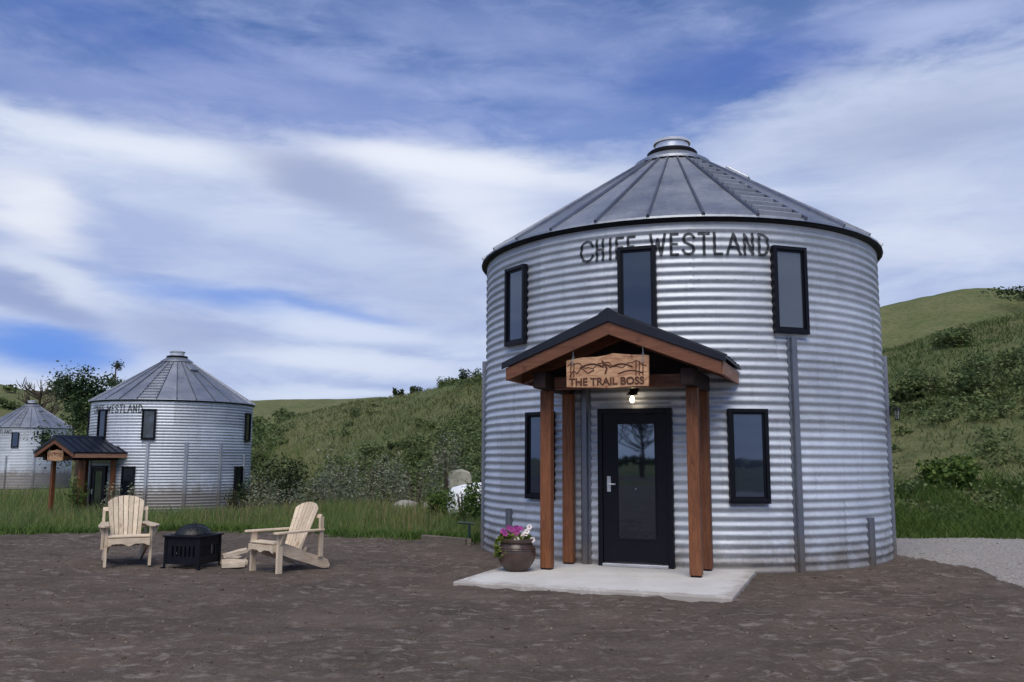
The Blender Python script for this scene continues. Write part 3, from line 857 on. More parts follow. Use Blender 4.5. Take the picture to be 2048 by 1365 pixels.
def make_bin(loc, base_z, rot, label, windows, rails, door_az, lod, text=True, steps=True, group=None):
    root = thing('grain_bin', label, 'grain bin', (loc[0], loc[1], base_z), R_(rot), group)
    me = sheet_mesh(lod)
    for k in range(NRING):
        for j in range(NSHEET):
            o = link('wall_sheet', me, root, (0, 0, k * RING_H), R_(j * 40 + (k % 2) * 20 + 13))
            s = 1 + 0.0009 * ((j * 2 + k) % 3) - 0.0007 * k
            o.scale = (s, s, 1)
    # footing ring hidden in the dirt
    g = G(); g.lathe([(RB - 0.10, -0.5), (RB - 0.03, -0.5), (RB - 0.03, 0.03), (RB - 0.10, 0.03)], 72)
    g.obj('footing_ring', 'galvanised_dark', root)
    # eave: black closure under the roof sheets
    g = G(); g.lathe([(RB - 0.08, WALL_H + 0.002), (RB + 0.025, WALL_H + 0.002), (RB + 0.066, WALL_H + 0.030), (RB + 0.070, WALL_H + 0.066), (RB - 0.05, WALL_H + 0.075)], 112)
    g.obj('eave_closure', 'black_trim', root, 40)
    sheet, rib, step, p0, sl, nrm, L = roof_meshes()
    for i in range(NRIB):
        a = 9.1 + RIBA * i
        link('roof_sheet', sheet, root, rotz=R_(a + RIBA / 2))
        link('roof_rib', rib, root, rotz=R_(a))
    if steps:
        for k in range(13):
            f = 0.035 + k * 0.066
            wd = 2 * math.tan(R_(RIBA / 2)) * (RE + (RT - RE) * f) - 0.06
            p = p0 + sl * (L * f)
            o = link('roof_step', step, root)
            rotm = Matrix.Rotation(R_(9.1 + RIBA / 2), 4, 'Z')
            tilt = Matrix.Rotation(math.atan2(sl.z, sl.y), 4, 'X')
            o.matrix_local = rotm @ Matrix.Translation(p + nrm * -0.012) @ tilt @ Matrix.Diagonal((wd, 1, 1, 1))
    # collar, skirt and lid at the peak
    g = G(); g.lathe([(0.66, ZT - 0.145), (0.655, ZT - 0.10), (0.44, ZT + 0.035), (0.40, ZT + 0.04)], 56)
    g.obj('roof_skirt', 'galvanised_roof', root, 35)
    g = G(); g.lathe([(0.40, ZT - 0.02), (0.435, ZT + 0.03), (0.435, ZT + 0.10), (0.41, ZT + 0.125), (0.28, ZT + 0.135)], 56)
    g.obj('roof_collar', 'black_trim', root, 35)
    g = G(); g.lathe([(0.285, ZT + 0.10), (0.285, ZT + 0.265), (0.32, ZT + 0.275), (0.325, ZT + 0.315), (0.29, ZT + 0.335), (0.0, ZT + 0.365)], 48)
    g.obj('roof_cap', 'cap_metal', root, 35)
    # inspection hatch on the far right slope
    g = G(); g.box(-0.19, 0.19, -0.22, 0.22, -0.02, 0.06)
    hz = g.obj('roof_hatch', 'galvanised_roof', root, bevel=0.02)
    hz.matrix_local = Matrix.Rotation(R_(66), 4, 'Z') @ Matrix.Translation(p0 + sl * (L * 0.76) + nrm * 0.02) @ Matrix.Rotation(math.atan2(sl.z, sl.y), 4, 'X')
    for (a, z0, z1, wd, pk) in windows:
        frame, sash, sill, panes = window_mesh(wd, z1 - z0)
        wo_ = link('window', frame, root, (0, 0, z0), R_(a), bevel=0.004 if lod == 0 else None)
        link('sash', sash, wo_); link('pane', panes[pk], wo_); link('sill', sill, wo_)
    for a, z0, z1 in rails:
        stiffener(root, a, z0, z1, 'galvanised_dark' if lod == 0 else 'galvanised_rail')
    if text:
        for ch, a0, a1 in LETTERS:
            link('letter', letter_mesh(ch, a0, a1, 4.168, 4.492), root)
    # door
    yf = -(RB + 0.055); yb = -(RB - 0.09)
    g = G()
    g.box(-0.50, -0.435, yf, yb, 0.055, 2.12); g.box(0.435, 0.50, yf, yb, 0.055, 2.12); g.box(-0.435, 0.435, yf, yb, 2.05, 2.12)
    d = g.obj('door', 'black_frame', root, rotz=R_(door_az), bevel=0.004)
    g = G(); y1 = -(RB + 0.030)
    gx0, gx1, gz0, gz1 = -0.245, 0.285, 0.40, 1.93
    g.box(-0.43, gx0, y1, yb, 0.115, 2.045); g.box(gx1, 0.43, y1, yb, 0.115, 2.045)
    g.box(gx0, gx1, y1, yb, 0.115, gz0); g.box(gx0, gx1, y1, yb, gz1, 2.045)
    bead = 0.018
    g.box(gx0, gx0 + bead, y1 - 0.008, y1 + 0.01, gz0, gz1); g.box(gx1 - bead, gx1, y1 - 0.008, y1 + 0.01, gz0, gz1)
    g.box(gx0 + bead, gx1 - bead, y1 - 0.008, y1 + 0.01, gz0, gz0 + bead); g.box(gx0 + bead, gx1 - bead, y1 - 0.008, y1 + 0.01, gz1 - bead, gz1)
    g.obj('door_leaf', 'black_frame', d)
    g = G(); g.box(gx0 + bead, gx1 - bead, -(RB + 0.020), -(RB + 0.010), gz0 + bead, gz1 - bead)
    g.obj('pane', 'pane_door', d)
    g = G(); g.box(-0.434, 0.434, yf - 0.045, yb, 0.057, 0.098)
    g.obj('threshold', 'threshold_metal', d, bevel=0.006)
    g = G(); g.box(-0.375, -0.325, y1 - 0.012, y1, 1.02, 1.22); g.tube([(-0.35, y1 - 0.01, 1.12), (-0.35, y1 - 0.055, 1.12), (-0.25, y1 - 0.06, 1.12)], 0.011, 8)
    g.obj('handle', 'threshold_metal', d)
    return root

UW = lambda a, k='pane_dark': (a, 3.14, 4.32, 0.525, k)
LW = lambda a, k='pane_dark': (a, 0.90, 2.11, 0.535, k)
bin1 = make_bin(BIN, 0.0, 0.0, 'large corrugated steel grain bin cabin lettered CHIEF WESTLAND, nearest of the three bins',
    [UW(-57.2, 'pane_blue'), UW(-19.6, 'pane_dark'), UW(17.5, 'pane_blind'), LW(-47.2, 'pane_blue'), LW(5.5, 'pane_blue')],
    [(17.7, 0.0, 3.075), (42.8, 0.0, 0.66), (68.4, 0.0, 3.05), (-33.2, 0.0, 2.60), (-60.3, 0.0, 0.72), (-87.0, 0.0, 3.05)], -20.75, 0,
    group='corrugated grain bins')
# black carriage lantern on the right wall of the bin
lan = G()
lan.box(-0.05, 0.05, -RB - 0.09, -RB - 0.06, 2.10, 2.32)
lan.tube([(0, -RB - 0.08, 2.28), (0, -RB - 0.15, 2.34), (0, -RB - 0.22, 2.31), (0, -RB - 0.22, 2.27)], 0.012, 8)
lan.lathe([(0.0, 2.30), (0.03, 2.28), (0.085, 2.235), (0.09, 2.22), (0.0, 2.222)], 12, Matrix.Translation((0, -RB - 0.22, 0)))
lan.lathe([(0.0, 1.985), (0.045, 1.99), (0.05, 2.01), (0.0, 2.012)], 12, Matrix.Translation((0, -RB - 0.22, 0)))
for k in range(6):
    t_ = k * math.pi / 3
    lan.tube([(0.075 * math.cos(t_), -RB - 0.22 + 0.075 * math.sin(t_), 2.225), (0.045 * math.cos(t_), -RB - 0.22 + 0.045 * math.sin(t_), 2.005)], 0.005, 5)
lan.v = [(vx * .66, -RB - .06 + (vy + RB + .06) * .66, 2.17 + (vz - 2.17) * .66) for vx, vy, vz in lan.v]
lant = lan.obj('wall_lantern', 'black_frame', bin1, rotz=R_(64.5))
lg = G(); lg.lathe([(0.040, 2.01), (0.068, 2.22)], 12, Matrix.Translation((0, -RB - 0.22, 0))); lg.v = [(vx * .66, -RB - .06 + (vy + RB + .06) * .66, 2.17 + (vz - 2.17) * .66) for vx, vy, vz in lg.v]; lg.obj('lantern_glass', 'clear_glass', lant)

# door lamp: dark canopy, socket and lit bulb
dl = G()
dl.lathe([(0.0, 0.0), (0.055, 0.0), (0.055, 0.03), (0.0, 0.035)], 16, Matrix.Translation((0, -RB - 0.02, 2.36)) @ Matrix.Rotation(R_(90), 4, 'X'))
dl.tube([(0, -RB - 0.04, 2.36), (0, -RB - 0.13, 2.39), (0, -RB - 0.16, 2.36), (0, -RB - 0.16, 2.33)], 0.011, 8)
dl.lathe([(0.0, 2.345), (0.03, 2.34), (0.075, 2.30), (0.075, 2.292), (0.028, 2.30), (0.026, 2.275), (0.0, 2.275)], 16, Matrix.Translation((0, -RB - 0.16, 0)))
dlo = dl.obj('door_lamp', 'black_frame', bin1, rotz=R_(-20.6), smooth=40)
bl = G()
bl.lathe([(0.0, 2.185), (0.018, 2.19), (0.030, 2.21), (0.032, 2.23), (0.024, 2.255), (0.016, 2.276), (0.0, 2.278)], 14, Matrix.Translation((0, -RB - 0.16, 0)))
bl.obj('bulb', 'lit_bulb', dlo, smooth=60)

bin2 = make_bin((-14.33, 37.24), -1.03, -12.5, 'mid-distance corrugated grain bin with side-on porch, behind the front-facing wooden chair',
    [UW(-57.2, 'pane_blue'), UW(-20.5), UW(17.5, 'pane_blind'), UW(98.0), LW(-47.2), LW(5.5), LW(87.0)],
    [(17.7, 0.0, 3.05), (42.8, 0.0, 3.05), (68.0, 0.0, 3.05), (94, 0.0, 2.6), (-33.2, 0.0, 2.60), (-60.3, 0.0, 3.05)], -20.75, 1, group='corrugated grain bins')
bin3 = make_bin((-38.98, 71.19), -1.03, -6.0, 'farthest small-looking grain bin at the left edge of the view',
    [UW(17.5, 'pane_blue'), UW(-19.5), UW(54), LW(-47), LW(-6)],
    [(42.8, 0.0, 3.05), (8, 0.0, 2.5), (68.0, 0.0, 3.05)], -30, 2, group='corrugated grain bins')

# ================================================================== timber porches
def make_porch(loc, base_z, rotd, label, UF=4.50, group='timber porches on the bins'):
    root = thing('timber_porch', label, 'porch', (loc[0], loc[1], base_z), R_(rotd), group)
    HW, UB = 1.335, 2.945        # half width, back; UF is the front
    ZA, ZEV = 3.245, 2.665                 # ridge and eave heights of the metal
    sl = (ZA - ZEV) / HW
    # posts
    for wl, ul in ((-0.985, UF - 0.60), (0.90, UF - 0.60), (-0.905, 3.215), (0.92, 3.215)):
        g = G(); g.box(-0.072, 0.072, -0.072, 0.072, 0.075, 2.33)
        p = g.obj('post', 'stained_timber', root, loc=(wl, -ul, 0), bevel=0.008)
        g = G(); g.box(-0.06, 0.06, -0.06, 0.06, 0.055, 0.078)
        g.obj('post_base', 'black_trim', p)
    # carrying beams on the posts, running out from the wall
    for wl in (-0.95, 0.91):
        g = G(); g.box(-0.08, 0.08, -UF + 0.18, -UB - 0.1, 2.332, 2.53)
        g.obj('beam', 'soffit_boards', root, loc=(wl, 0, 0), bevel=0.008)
    g = G(); g.box(-0.868, 0.828, -UF + 0.53, -UF + 0.67, 2.34, 2.50)
    g.obj('tie_beam', 'stained_timber_across', root, bevel=0.008)
    # king post and rafters at the front posts
    for s in (-1, 1):
        g = G(); g.prism([(0, ZA - 0.155), (0, ZA - 0.29), (s * (HW - 0.02), ZEV - 0.245), (s * (HW - 0.02), ZEV - 0.11)][::s], 'xz', -UF + 0.54, -UF + 0.66)
        g.obj('rafter', 'stained_timber_across', root)
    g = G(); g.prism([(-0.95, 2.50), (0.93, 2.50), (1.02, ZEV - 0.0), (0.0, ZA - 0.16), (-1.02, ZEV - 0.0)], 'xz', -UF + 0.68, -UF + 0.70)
    g.obj('gable_shade_panel', 'soffit_boards', root)  # added dark sheet standing in for the deep shade under the gable
    # soffit under the metal
    for s in (-1, 1):
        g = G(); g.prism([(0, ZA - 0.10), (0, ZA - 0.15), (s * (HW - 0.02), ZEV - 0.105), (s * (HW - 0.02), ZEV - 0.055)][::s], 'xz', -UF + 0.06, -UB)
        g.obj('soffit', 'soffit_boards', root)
    # barge boards on the gable
    for s in (-1, 1):
        g = G(); g.prism([(0, ZA - 0.125), (0, ZA - 0.295), (s * HW, ZEV - 0.245), (s * HW, ZEV - 0.085)][::s], 'xz', -UF + 0.012, -UF + 0.058)
        g.obj('barge_board', 'stained_timber_across', root, bevel=0.004)
        # side fascia
        g = G(); g.box(min(s * (HW - 0.018), s * (HW + 0.02)), max(s * (HW - 0.018), s * (HW + 0.02)), -UF + 0.06, -UB, ZEV - 0.235, ZEV - 0.075)
        g.obj('side_fascia', 'pine_fascia', root, bevel=0.004)
        # metal roof sheet with ribs and its turned-down edges
        g = G(); g.prism([(0, ZA), (0, ZA - 0.03), (s * (HW + 0.05), ZEV - 0.05), (s * (HW + 0.05), ZEV - 0.02)][::s], 'xz', -UF, -UB)
        rs_ = g.obj('roof_panel', 'porch_metal', root)
        g = G(); g.prism([(0, ZA + 0.005), (0, ZA - 0.135), (s * (HW + 0.052), ZEV - 0.10), (s * (HW + 0.052), ZEV - 0.018)][::s], 'xz', -UF - 0.012, -UF + 0.010)
        g.obj('gable_trim', 'porch_metal', rs_, bevel=0.003)
        for k in range(int((UF - UB - 0.25) / 0.30) + 1):
            u = UF - 0.22 - k * 0.30
            g = G(); g.prism([(s * 0.02, ZA - 0.004), (s * (HW + 0.045), ZEV - 0.015), (s * (HW + 0.045), ZEV + 0.012), (s * 0.02, ZA + 0.023)][::s], 'xz', -u - 0.014, -u + 0.014)
            g.obj('roof_rib', 'porch_metal', rs_)
    g = G(); g.prism([(-0.12, ZA - 0.04), (0.12, ZA - 0.04), (0.012, ZA + 0.03), (-0.012, ZA + 0.03)], 'xz', -UF - 0.014, -UB - 0.25)
    g.obj('ridge_cap', 'porch_metal', root)
    return root
m_wood('pine_fascia', (0.40, 0.22, 0.14), (0.26, 0.12, 0.07), 0.55, (14, 1.2, 14), 0.3)
porch1 = make_porch(BIN, 0.0, -21.0, 'reddish timber porch with dark gable roof over the door of the nearest bin')
porch2 = make_porch((-14.33, 37.24), -1.03, -33.5, 'distant reddish timber porch seen from its side on the middle bin', 5.08)

# hanging live-edge sign boards
def make_sign(loc, base_z, rotd, label, words=True, UF=4.50):
    root = thing('hanging_sign', label, 'sign', (loc[0], loc[1], base_z), R_(rotd), 'wooden signs hung under the porch gables')
    yc = -UF + 0.115
    x0, x1 = -0.565, 0.475
    top = [(x0, 2.655), (x0 + .10, 2.675), (x0 + .22, 2.690), (x0 + .40, 2.690), (x0 + .50, 2.705), (x0 + .60, 2.728), (x0 + .70, 2.715), (x0 + .85, 2.700), (x0 + .95, 2.695), (x1, 2.690)]
    bot = [(x0 + .005, 2.325), (x0 + .2, 2.318), (x0 + .36, 2.312), (x0 + .52, 2.300), (x0 + .68, 2.308), (x0 + .84, 2.318), (x1 - .01, 2.314)]
    poly = bot + top[::-1]
    g = G(); g.prism(poly, 'xz', yc - 0.022, yc + 0.022)
    bo = g.obj('board', 'sign_wood', root, bevel=0.006)
    # recessed-looking carved field, burnt lines and lettering
    g = G()
    yy = yc - 0.0225
    def stroke(pts, r):
        g.tube([(p[0], yy, p[1]) for p in pts], r, 6)
    stroke([(x0 + .02 + .985 * i / 30, 2.585 + .035 * math.sin(i * .55) + .012 * math.sin(i * 1.7)) for i in range(31)], 0.006)
    stroke([(x0 + .18 + .30 * i / 12, 2.560 + .045 * math.sin(i / 12 * math.pi)) for i in range(13)], 0.010)
    stroke([(x0 + .56 + .28 * i / 12, 2.555 + .040 * math.sin(i / 12 * math.pi)) for i in range(13)], 0.010)
    stroke([(x0 + .46, 2.64), (x0 + .50, 2.59), (x0 + .52, 2.54), (x0 + .50, 2.48)], 0.012)
    stroke([(x0 + .41, 2.60), (x0 + .46, 2.57), (x0 + .50, 2.60), (x0 + .56, 2.57)], 0.010)
    stroke([(x0 + .05, 2.46 + 0), (x0 + .10, 2.53), (x0 + .14, 2.49), (x0 + .20, 2.56), (x0 + .28, 2.49), (x0 + .36, 2.53)], 0.008)
    stroke([(x0 + .66 + .30 * i / 10, 2.475 + .035 * math.sin(i / 10 * 3.0)) for i in range(11)], 0.008)
    for k, xx in enumerate((.88, .92, .965, .06, .10)):
        stroke([(x0 + xx, 2.45), (x0 + xx + .004, 2.64 - .02 * (k % 3))], 0.007)
    g.obj('burnt_carving', 'burnt_groove', bo)
    if words:
        cv = bpy.data.curves.new('sign_text', 'FONT'); cv.body = 'THE TRAIL BOSS'; cv.size = 0.125; cv.align_x = 'CENTER'; cv.extrude = 0.006; cv.space_character = 1.0; cv.offset = 0.003
        tmp = bpy.data.objects.new('tmp', cv); COL.objects.link(tmp)
        bpy.context.view_layer.update()
        me = bpy.data.meshes.new_from_object(tmp.evaluated_get(bpy.context.evaluated_depsgraph_get()))
        bpy.data.objects.remove(tmp)
        me.materials.clear(); me.materials.append(M['burnt_groove'])
        to = link('lettering', me, bo)
        wdt = max(v.co.x for v in me.vertices) - min(v.co.x for v in me.vertices)
        to.location = ((x0 + x1) / 2 - 0.01, yc - 0.023, 2.345)
        to.rotation_euler = (R_(90), 0, 0)
        to.scale = (0.94 / wdt, 1, 1)
    for xx, zt in ((x0 + .085, 2.88), (x1 - .075, 2.86)):
        g = G()
        g.tube([(xx, yc, 2.66), (xx, yc, zt)], 0.008, 8)
        g.lathe([(0.013, -0.004), (0.02, 0.0), (0.013, 0.004)], 12, Matrix.Translation((xx, yc, 2.70)) @ Matrix.Rotation(R_(90), 4, 'X'))
        g.tube([(xx, yc - 0.03, 2.60), (xx, yc - 0.03, 2.68), (xx, yc, 2.70)], 0.007, 6)
        g.obj('hanger', 'hook_steel', root)
    return root
make_sign(BIN, 0.0, -21.0, 'carved live-edge wooden sign hanging under the nearest porch gable')
make_sign((-14.33, 37.24), -1.03, -33.5, 'small brown wooden sign hanging under the distant porch gable', words=False, UF=5.08)

# ================================================================== wooden lawn chairs
def make_chair(label, loc, rotz, scl):
    root = thing('lawn_chair', label, 'chair', loc, rotz, 'pale wooden slat-back lawn chairs by the fire pit')
    root.scale = (scl, scl, scl)
    # local axes: x to the sitter's left/right, +y front, z up
    for s in (-1, 1):
        g = G(); g.box(-0.018, 0.018, 0.245, 0.335, 0, 0.535)
        g.obj('front_leg', 'pine', root, loc=(s * 0.285, 0, 0), bevel=0.004)
        g = G(); g.prism([(0.375, 0.30), (0.372, 0.375), (0.33, 0.40), (0.22, 0.395), (-0.22, 0.245), (-0.48, 0.175), (-0.60, 0.115), (-0.645, 0.05), (-0.63, 0.0), (-0.52, 0.0), (-0.30, 0.07), (0.05, 0.18), (0.25, 0.255)], 'yz', -0.017, 0.017)
        g.obj('side_rail', 'pine_length', root, loc=(s * 0.249, 0, 0), bevel=0.004)
        g = G(); g.box(-0.018, 0.018, -0.475, -0.405, 0.17, 0.735)
        g.obj('rear_post', 'pine', root, loc=(s * 0.285, 0, 0), bevel=0.004)
        # arm: wide rounded paddle
        arm = [(0.20, -0.49), (0.315, -0.49), (0.345, -0.15), (0.385, 0.16), (0.395, 0.30), (0.375, 0.385), (0.325, 0.425), (0.265, 0.40), (0.245, 0.32), (0.245, 0.10), (0.225, -0.2)]
        pts = [(s * a, b_) for a, b_ in arm][::s]
        g = G(); g.prism(pts, 'xy', 0.537, 0.562)
        g.obj('arm', 'pine_length', root, bevel=0.005)
        g = G(); g.prism([(s * 0.304, 0.535), (s * 0.304, 0.38), (s * 0.325, 0.40), (s * 0.375, 0.515), (s * 0.375, 0.535)][::-s], 'xz', 0.275, 0.305)
        g.obj('arm_bracket', 'pine', root, bevel=0.003)
    # seat slats along the curve of the rails
    prof = [(0.33, 0.402), (0.235, 0.404), (0.14, 0.374), (0.045, 0.342), (-0.05, 0.309), (-0.145, 0.277)]
    for i, (y, z) in enumerate(prof):
        ang = (R_(-12) if i == 0 else R_(0) if i == 1 else R_(18.5))
        g = G(); g.box(-0.268, 0.268, -0.043, 0.043, 0, 0.02)
        o = g.obj('seat_slat', 'pine_across', root, loc=(0, y, z - (0.008 if i > 1 else 0)), bevel=0.004)
        o.rotation_euler = (ang, 0, 0)
    # scalloped front apron
    n = 24
    bot = [(-0.268 + 0.536 * i / n, 0.300 - 0.016 * math.cos(4 * math.pi * i / n) - 0.006 * math.cos(8 * math.pi * i / n)) for i in range(n + 1)]
    g = G(); g.prism(bot + [(0.268, 0.385), (-0.268, 0.385)], 'xz', 0.376, 0.396)
    g.obj('front_apron', 'pine_across', root, bevel=0.003)
    # fanned back of seven slats with an arched top
    tilt = R_(24)
    upv = Vector((0, -math.sin(tilt), math.cos(tilt)))
    base = Vector((0, -0.175, 0.235))
    for k in range(7):
        j = k - 3
        xb, xt = j * 0.054, j * 0.073
        wb, wt_ = 0.0465, 0.0635
        def top(x):
            return 0.605 + 0.155 * math.sqrt(max(0.0, 1 - (x / 0.272) ** 2))
        def P(xo, l, d):
            f = l / 0.76
            x = xb + (xt - xb) * f + xo
            v = base + upv * l + Vector((x, 0, 0)) + Vector((0, math.cos(tilt), math.sin(tilt))) * d
            v.y += 0.030 * (abs(x) / 0.24) ** 2
            return v
        vs = []
        for d in (0.0, 0.018):
            for l, w_ in ((0, wb), (0.35, (wb + wt_) / 2)):
                vs += [P(-w_ / 2, l, d), P(0, l, d), P(w_ / 2, l, d)]
            vs += [P(o_, top(xt + o_), d) for o_ in (-wt_ / 2, 0, wt_ / 2)]
        fs = []
        for i in range(2):
            for c in range(2):
                a = i * 3 + c
                fs.append((a, a + 1, a + 4, a + 3)[::-1]); fs.append((a + 9, a + 10, a + 13, a + 12))
        ring = [0, 1, 2, 5, 8, 7, 6, 3]
        for i in range(8):
            a, b_ = ring[i], ring[(i + 1) % 8]
            fs.append((a, b_, b_ + 9, a + 9))
        g = G().add(vs, fs)
        g.obj('back_slat', 'pine', root, bevel=0.003)
    # cross supports behind the back
    for zl, hw in ((0.06, 0.232), (0.30, 0.265), (0.56, 0.303)):
        p = base + upv * zl
        g = G(); g.box(-hw, hw, -0.018, 0.0, -0.03, 0.03)
        o = g.obj('back_support', 'pine_across', root, loc=(p.x, p.y - 0.012, p.z), bevel=0.003)
        o.rotation_euler = (tilt, 0, 0)
    return root
m_wood('pine_across', (0.74, 0.63, 0.48), (0.54, 0.42, 0.29), 0.6, (1.5, 12, 12), 0.6)
def face(fx, fy):    # rotation that turns local +y to (fx, fy)
    return math.atan2(-fx, fy)
ch1 = make_chair('pale wooden lawn chair facing the camera, left of the fire pit', (-5.22, 12.14, 0.01), face(0.47, -0.88), 0.96)
ch2 = make_chair('pale wooden lawn chair turned sideways, right of the fire pit', (-2.94, 11.55, 0.01), face(-0.60, -0.80), 0.91)

# ================================================================== fire pit
fp = thing('fire_pit', 'black square steel fire pit with domed spark screen between the chairs', 'fire pit', (-4.22, 11.88, 0.01), R_(-13))
fp.scale = (0.80, 0.80, 1.0)
H0, H1, S = 0.055, 0.40, 0.305
for k in range(4):
    rz = math.pi / 2 * k
    T = Matrix.Rotation(rz, 4, 'Z')
    # panel with slot cut-outs: bars between two rails
    g = G()
    g.box(-S, S, -S - 0.008, -S, H0, H0 + 0.10); g.box(-S, S, -S - 0.008, -S, H1 - 0.11, H1)
    x = -S
    for i in range(8):
        x0 = -S + i * (2 * S / 8); g.box(x0, x0 + (2 * S / 8) * (0.62 if i not in (0, 7) else 0.8), -S - 0.008, -S, H0 + 0.10, H1 - 0.11)
    g.obj('side_panel', 'soot_steel', fp, rotz=rz)
    g = G(); g.prism([(-S - 0.02, -S - 0.02), (-S + 0.03, -S - 0.02), (-S - 0.02, -S + 0.03)], 'xy', 0.0, H1)
    g.box(-S - 0.05, -S, -S - 0.05, -S, -0.005, 0.02)
    g.obj('leg', 'soot_steel', fp, rotz=rz, bevel=0.003)
    g = G(); g.prism([(-S - 0.045, -S - 0.045), (S + 0.045, -S - 0.045), (S - 0.02, -S + 0.02), (-S + 0.02, -S + 0.02)], 'xy', H1 + 0.002, H1 + 0.022)
    g.obj('rim', 'soot_steel', fp, rotz=rz, bevel=0.003)
g = G(); g.lathe([(0.0, H0 + 0.03), (0.20, H0 + 0.05), (0.275, H0 + 0.18), (0.28, H1)], 24)
g.obj('fire_bowl', 'soot_steel', fp, smooth=40)
# spark screen: wire dome with ribs
m, t, b = mat('wire_mesh')
P = coords(t)
sp_ = t.add('ShaderNodeSeparateXYZ', {0: P})
wx = t.math('PINGPONG', t.math('MULTIPLY', t.math('ADD', sp_.outputs[0], sp_.outputs[2]), 90.0), 1.0)
wy = t.math('PINGPONG', t.math('MULTIPLY', t.math('SUBTRACT', sp_.outputs[1], sp_.outputs[2]), 90.0), 1.0)
al = t.math('ADD', t.math('GREATER_THAN', wx, 0.5), t.math('GREATER_THAN', wy, 0.5), clamp=True)
b.inputs['Base Color'].default_value = (0.010, 0.012, 0.013, 1); b.inputs['Metallic'].default_value = 0.0; b.inputs['Roughness'].default_value = 0.5
t.put(b.inputs['Alpha'], t.math('MAXIMUM', al, 0.35))
dome = [(0.295, H1 + 0.022), (0.285, H1 + 0.045), (0.245, H1 + 0.085), (0.18, H1 + 0.122), (0.095, H1 + 0.146), (0.0, H1 + 0.152)]
g = G(); g.lathe(dome, 24)
sc = g.obj('spark_screen', 'wire_mesh', fp, smooth=60)
for k in range(4):
    t_ = math.pi / 4 + k * math.pi / 2
    g = G(); g.tube([(r * 1.01 * math.cos(t_), r * 1.01 * math.sin(t_), z + 0.003) for r, z in dome], 0.007, 6)
    g.obj('screen_rib', 'soot_steel', sc)
g = G(); g.tube([(0.288 * math.cos(i * math.pi / 12), 0.288 * math.sin(i * math.pi / 12), H1 + 0.028) for i in range(25)], 0.009, 6, cap=False)
g.obj('screen_ring', 'soot_steel', sc)
g = G(); g.tube([(0.03 * math.cos(i * math.pi / 8), 0, H1 + 0.152 + 0.03 * math.sin(i * math.pi / 8)) for i in range(9)], 0.006, 6)
g.obj('screen_handle', 'soot_steel', sc)

# split firewood beside the pit
logs = [((-3.72, 12.06, 0.050), 32, 3, 0.34, 'lowest split log lying flat beside the fire pit', 0.050),
        ((-3.66, 11.82, 0.046), 24, 0, 0.30, 'front pale split log nearest the camera in the small firewood pile', 0.060),
        ((-3.78, 12.34, 0.055), -14, 2, 0.32, 'rear split log at the back of the small firewood pile', 0.060),
        ((-3.75, 12.16, 0.155), 48, -9, 0.36, 'topmost split log lying slanted on the small firewood pile', 0.048)]
for (p, rz, ry, ln, lab, rad) in logs:
    g = G()
    sec = [(-0.9, -0.55), (0.95, -0.6), (0.75, 0.25), (0.05, 0.85), (-0.65, 0.45)]
    n = 5; vs = []; fs = []
    for i in range(4):
        xx = -ln / 2 + ln * i / 3
        for a, c_ in sec:
            vs.append((xx + random.uniform(-.008, .008), a * rad * random.uniform(.92, 1.08), c_ * rad * random.uniform(.9, 1.1)))
    for i in range(3):
        for k in range(n):
            fs.append((i * n + k, (i + 1) * n + k, (i + 1) * n + (k + 1) % n, i * n + (k + 1) % n))
    fs += [tuple(range(n)), tuple(range(3 * n, 4 * n))[::-1]]
    g.add(vs, fs)
    o = g.obj('firewood_log', 'firewood_split', None, loc=p, bevel=0.004)
    o.rotation_euler = (0, R_(ry), R_(rz))
    tag(o, lab, 'firewood', 'split firewood beside the fire pit')

# ================================================================== flower pot
pp = porch_pt(-1.29, 4.20, 0.056)
pot = thing('flower_pot', 'round brown glazed flower pot with purple and white petunias on the slab', 'flower pot', pp)
g = G(); g.lathe([(0.0, 0.0), (0.135, 0.0), (0.15, 0.02), (0.20, 0.08), (0.238, 0.16), (0.245, 0.22), (0.232, 0.285), (0.205, 0.325), (0.20, 0.34), (0.222, 0.355), (0.228, 0.385), (0.222, 0.40), (0.200, 0.40), (0.196, 0.36), (0.0, 0.355)], 48)
pb = g.obj('pot_body', 'pot_glaze', pot, smooth=45)
for zz, rr in ((0.29, 0.234), (0.265, 0.240)):
    g = G(); g.tube([(rr * math.cos(i * math.pi / 24), rr * math.sin(i * math.pi / 24), zz) for i in range(49)], 0.006, 6, cap=False)
    g.obj('pot_band', 'pot_glaze', pb, smooth=60)
g = G(); g.lathe([(0.0, 0.372), (0.198, 0.368)], 24); g.obj('potting_soil', 'soil', pot)
def leaves(n, sampler, size, asp=0.45):
    c = sampler(n)
    d = rng.normal(size=(n, 3)); d[:, 2] = np.abs(d[:, 2]) * 0.6; d /= np.linalg.norm(d, axis=1)[:, None]
    e = np.cross(d, rng.normal(size=(n, 3))); e /= np.linalg.norm(e, axis=1)[:, None] + 1e-9
    s = size * rng.uniform(0.6, 1.3, n)[:, None]
    V = np.stack([c - d * s * .5, c + e * s * asp * .5, c + d * s * .5, c - e * s * asp * .5], 1).reshape(-1, 3)
    F = np.arange(n * 4).reshape(n, 4)
    return V, F
def pot_s(n):
    a = rng.uniform(0, 6.28, n); r = 0.20 * np.sqrt(rng.random(n))
    return np.stack([r * np.cos(a), r * np.sin(a), 0.38 + rng.random(n) * 0.075], -1)
def trail_s(n):
    u = rng.random(n); a = rng.normal(math.pi * 1.02, 0.35, n)
    r = 0.19 + 0.075 * np.minimum(u * 3, 1)
    return np.stack([r * np.cos(a), r * np.sin(a), 0.45 - u * 0.28], -1)
V1, F1 = leaves(360, pot_s, 0.055, 0.6); V2, F2 = leaves(260, trail_s, 0.05, 0.6)
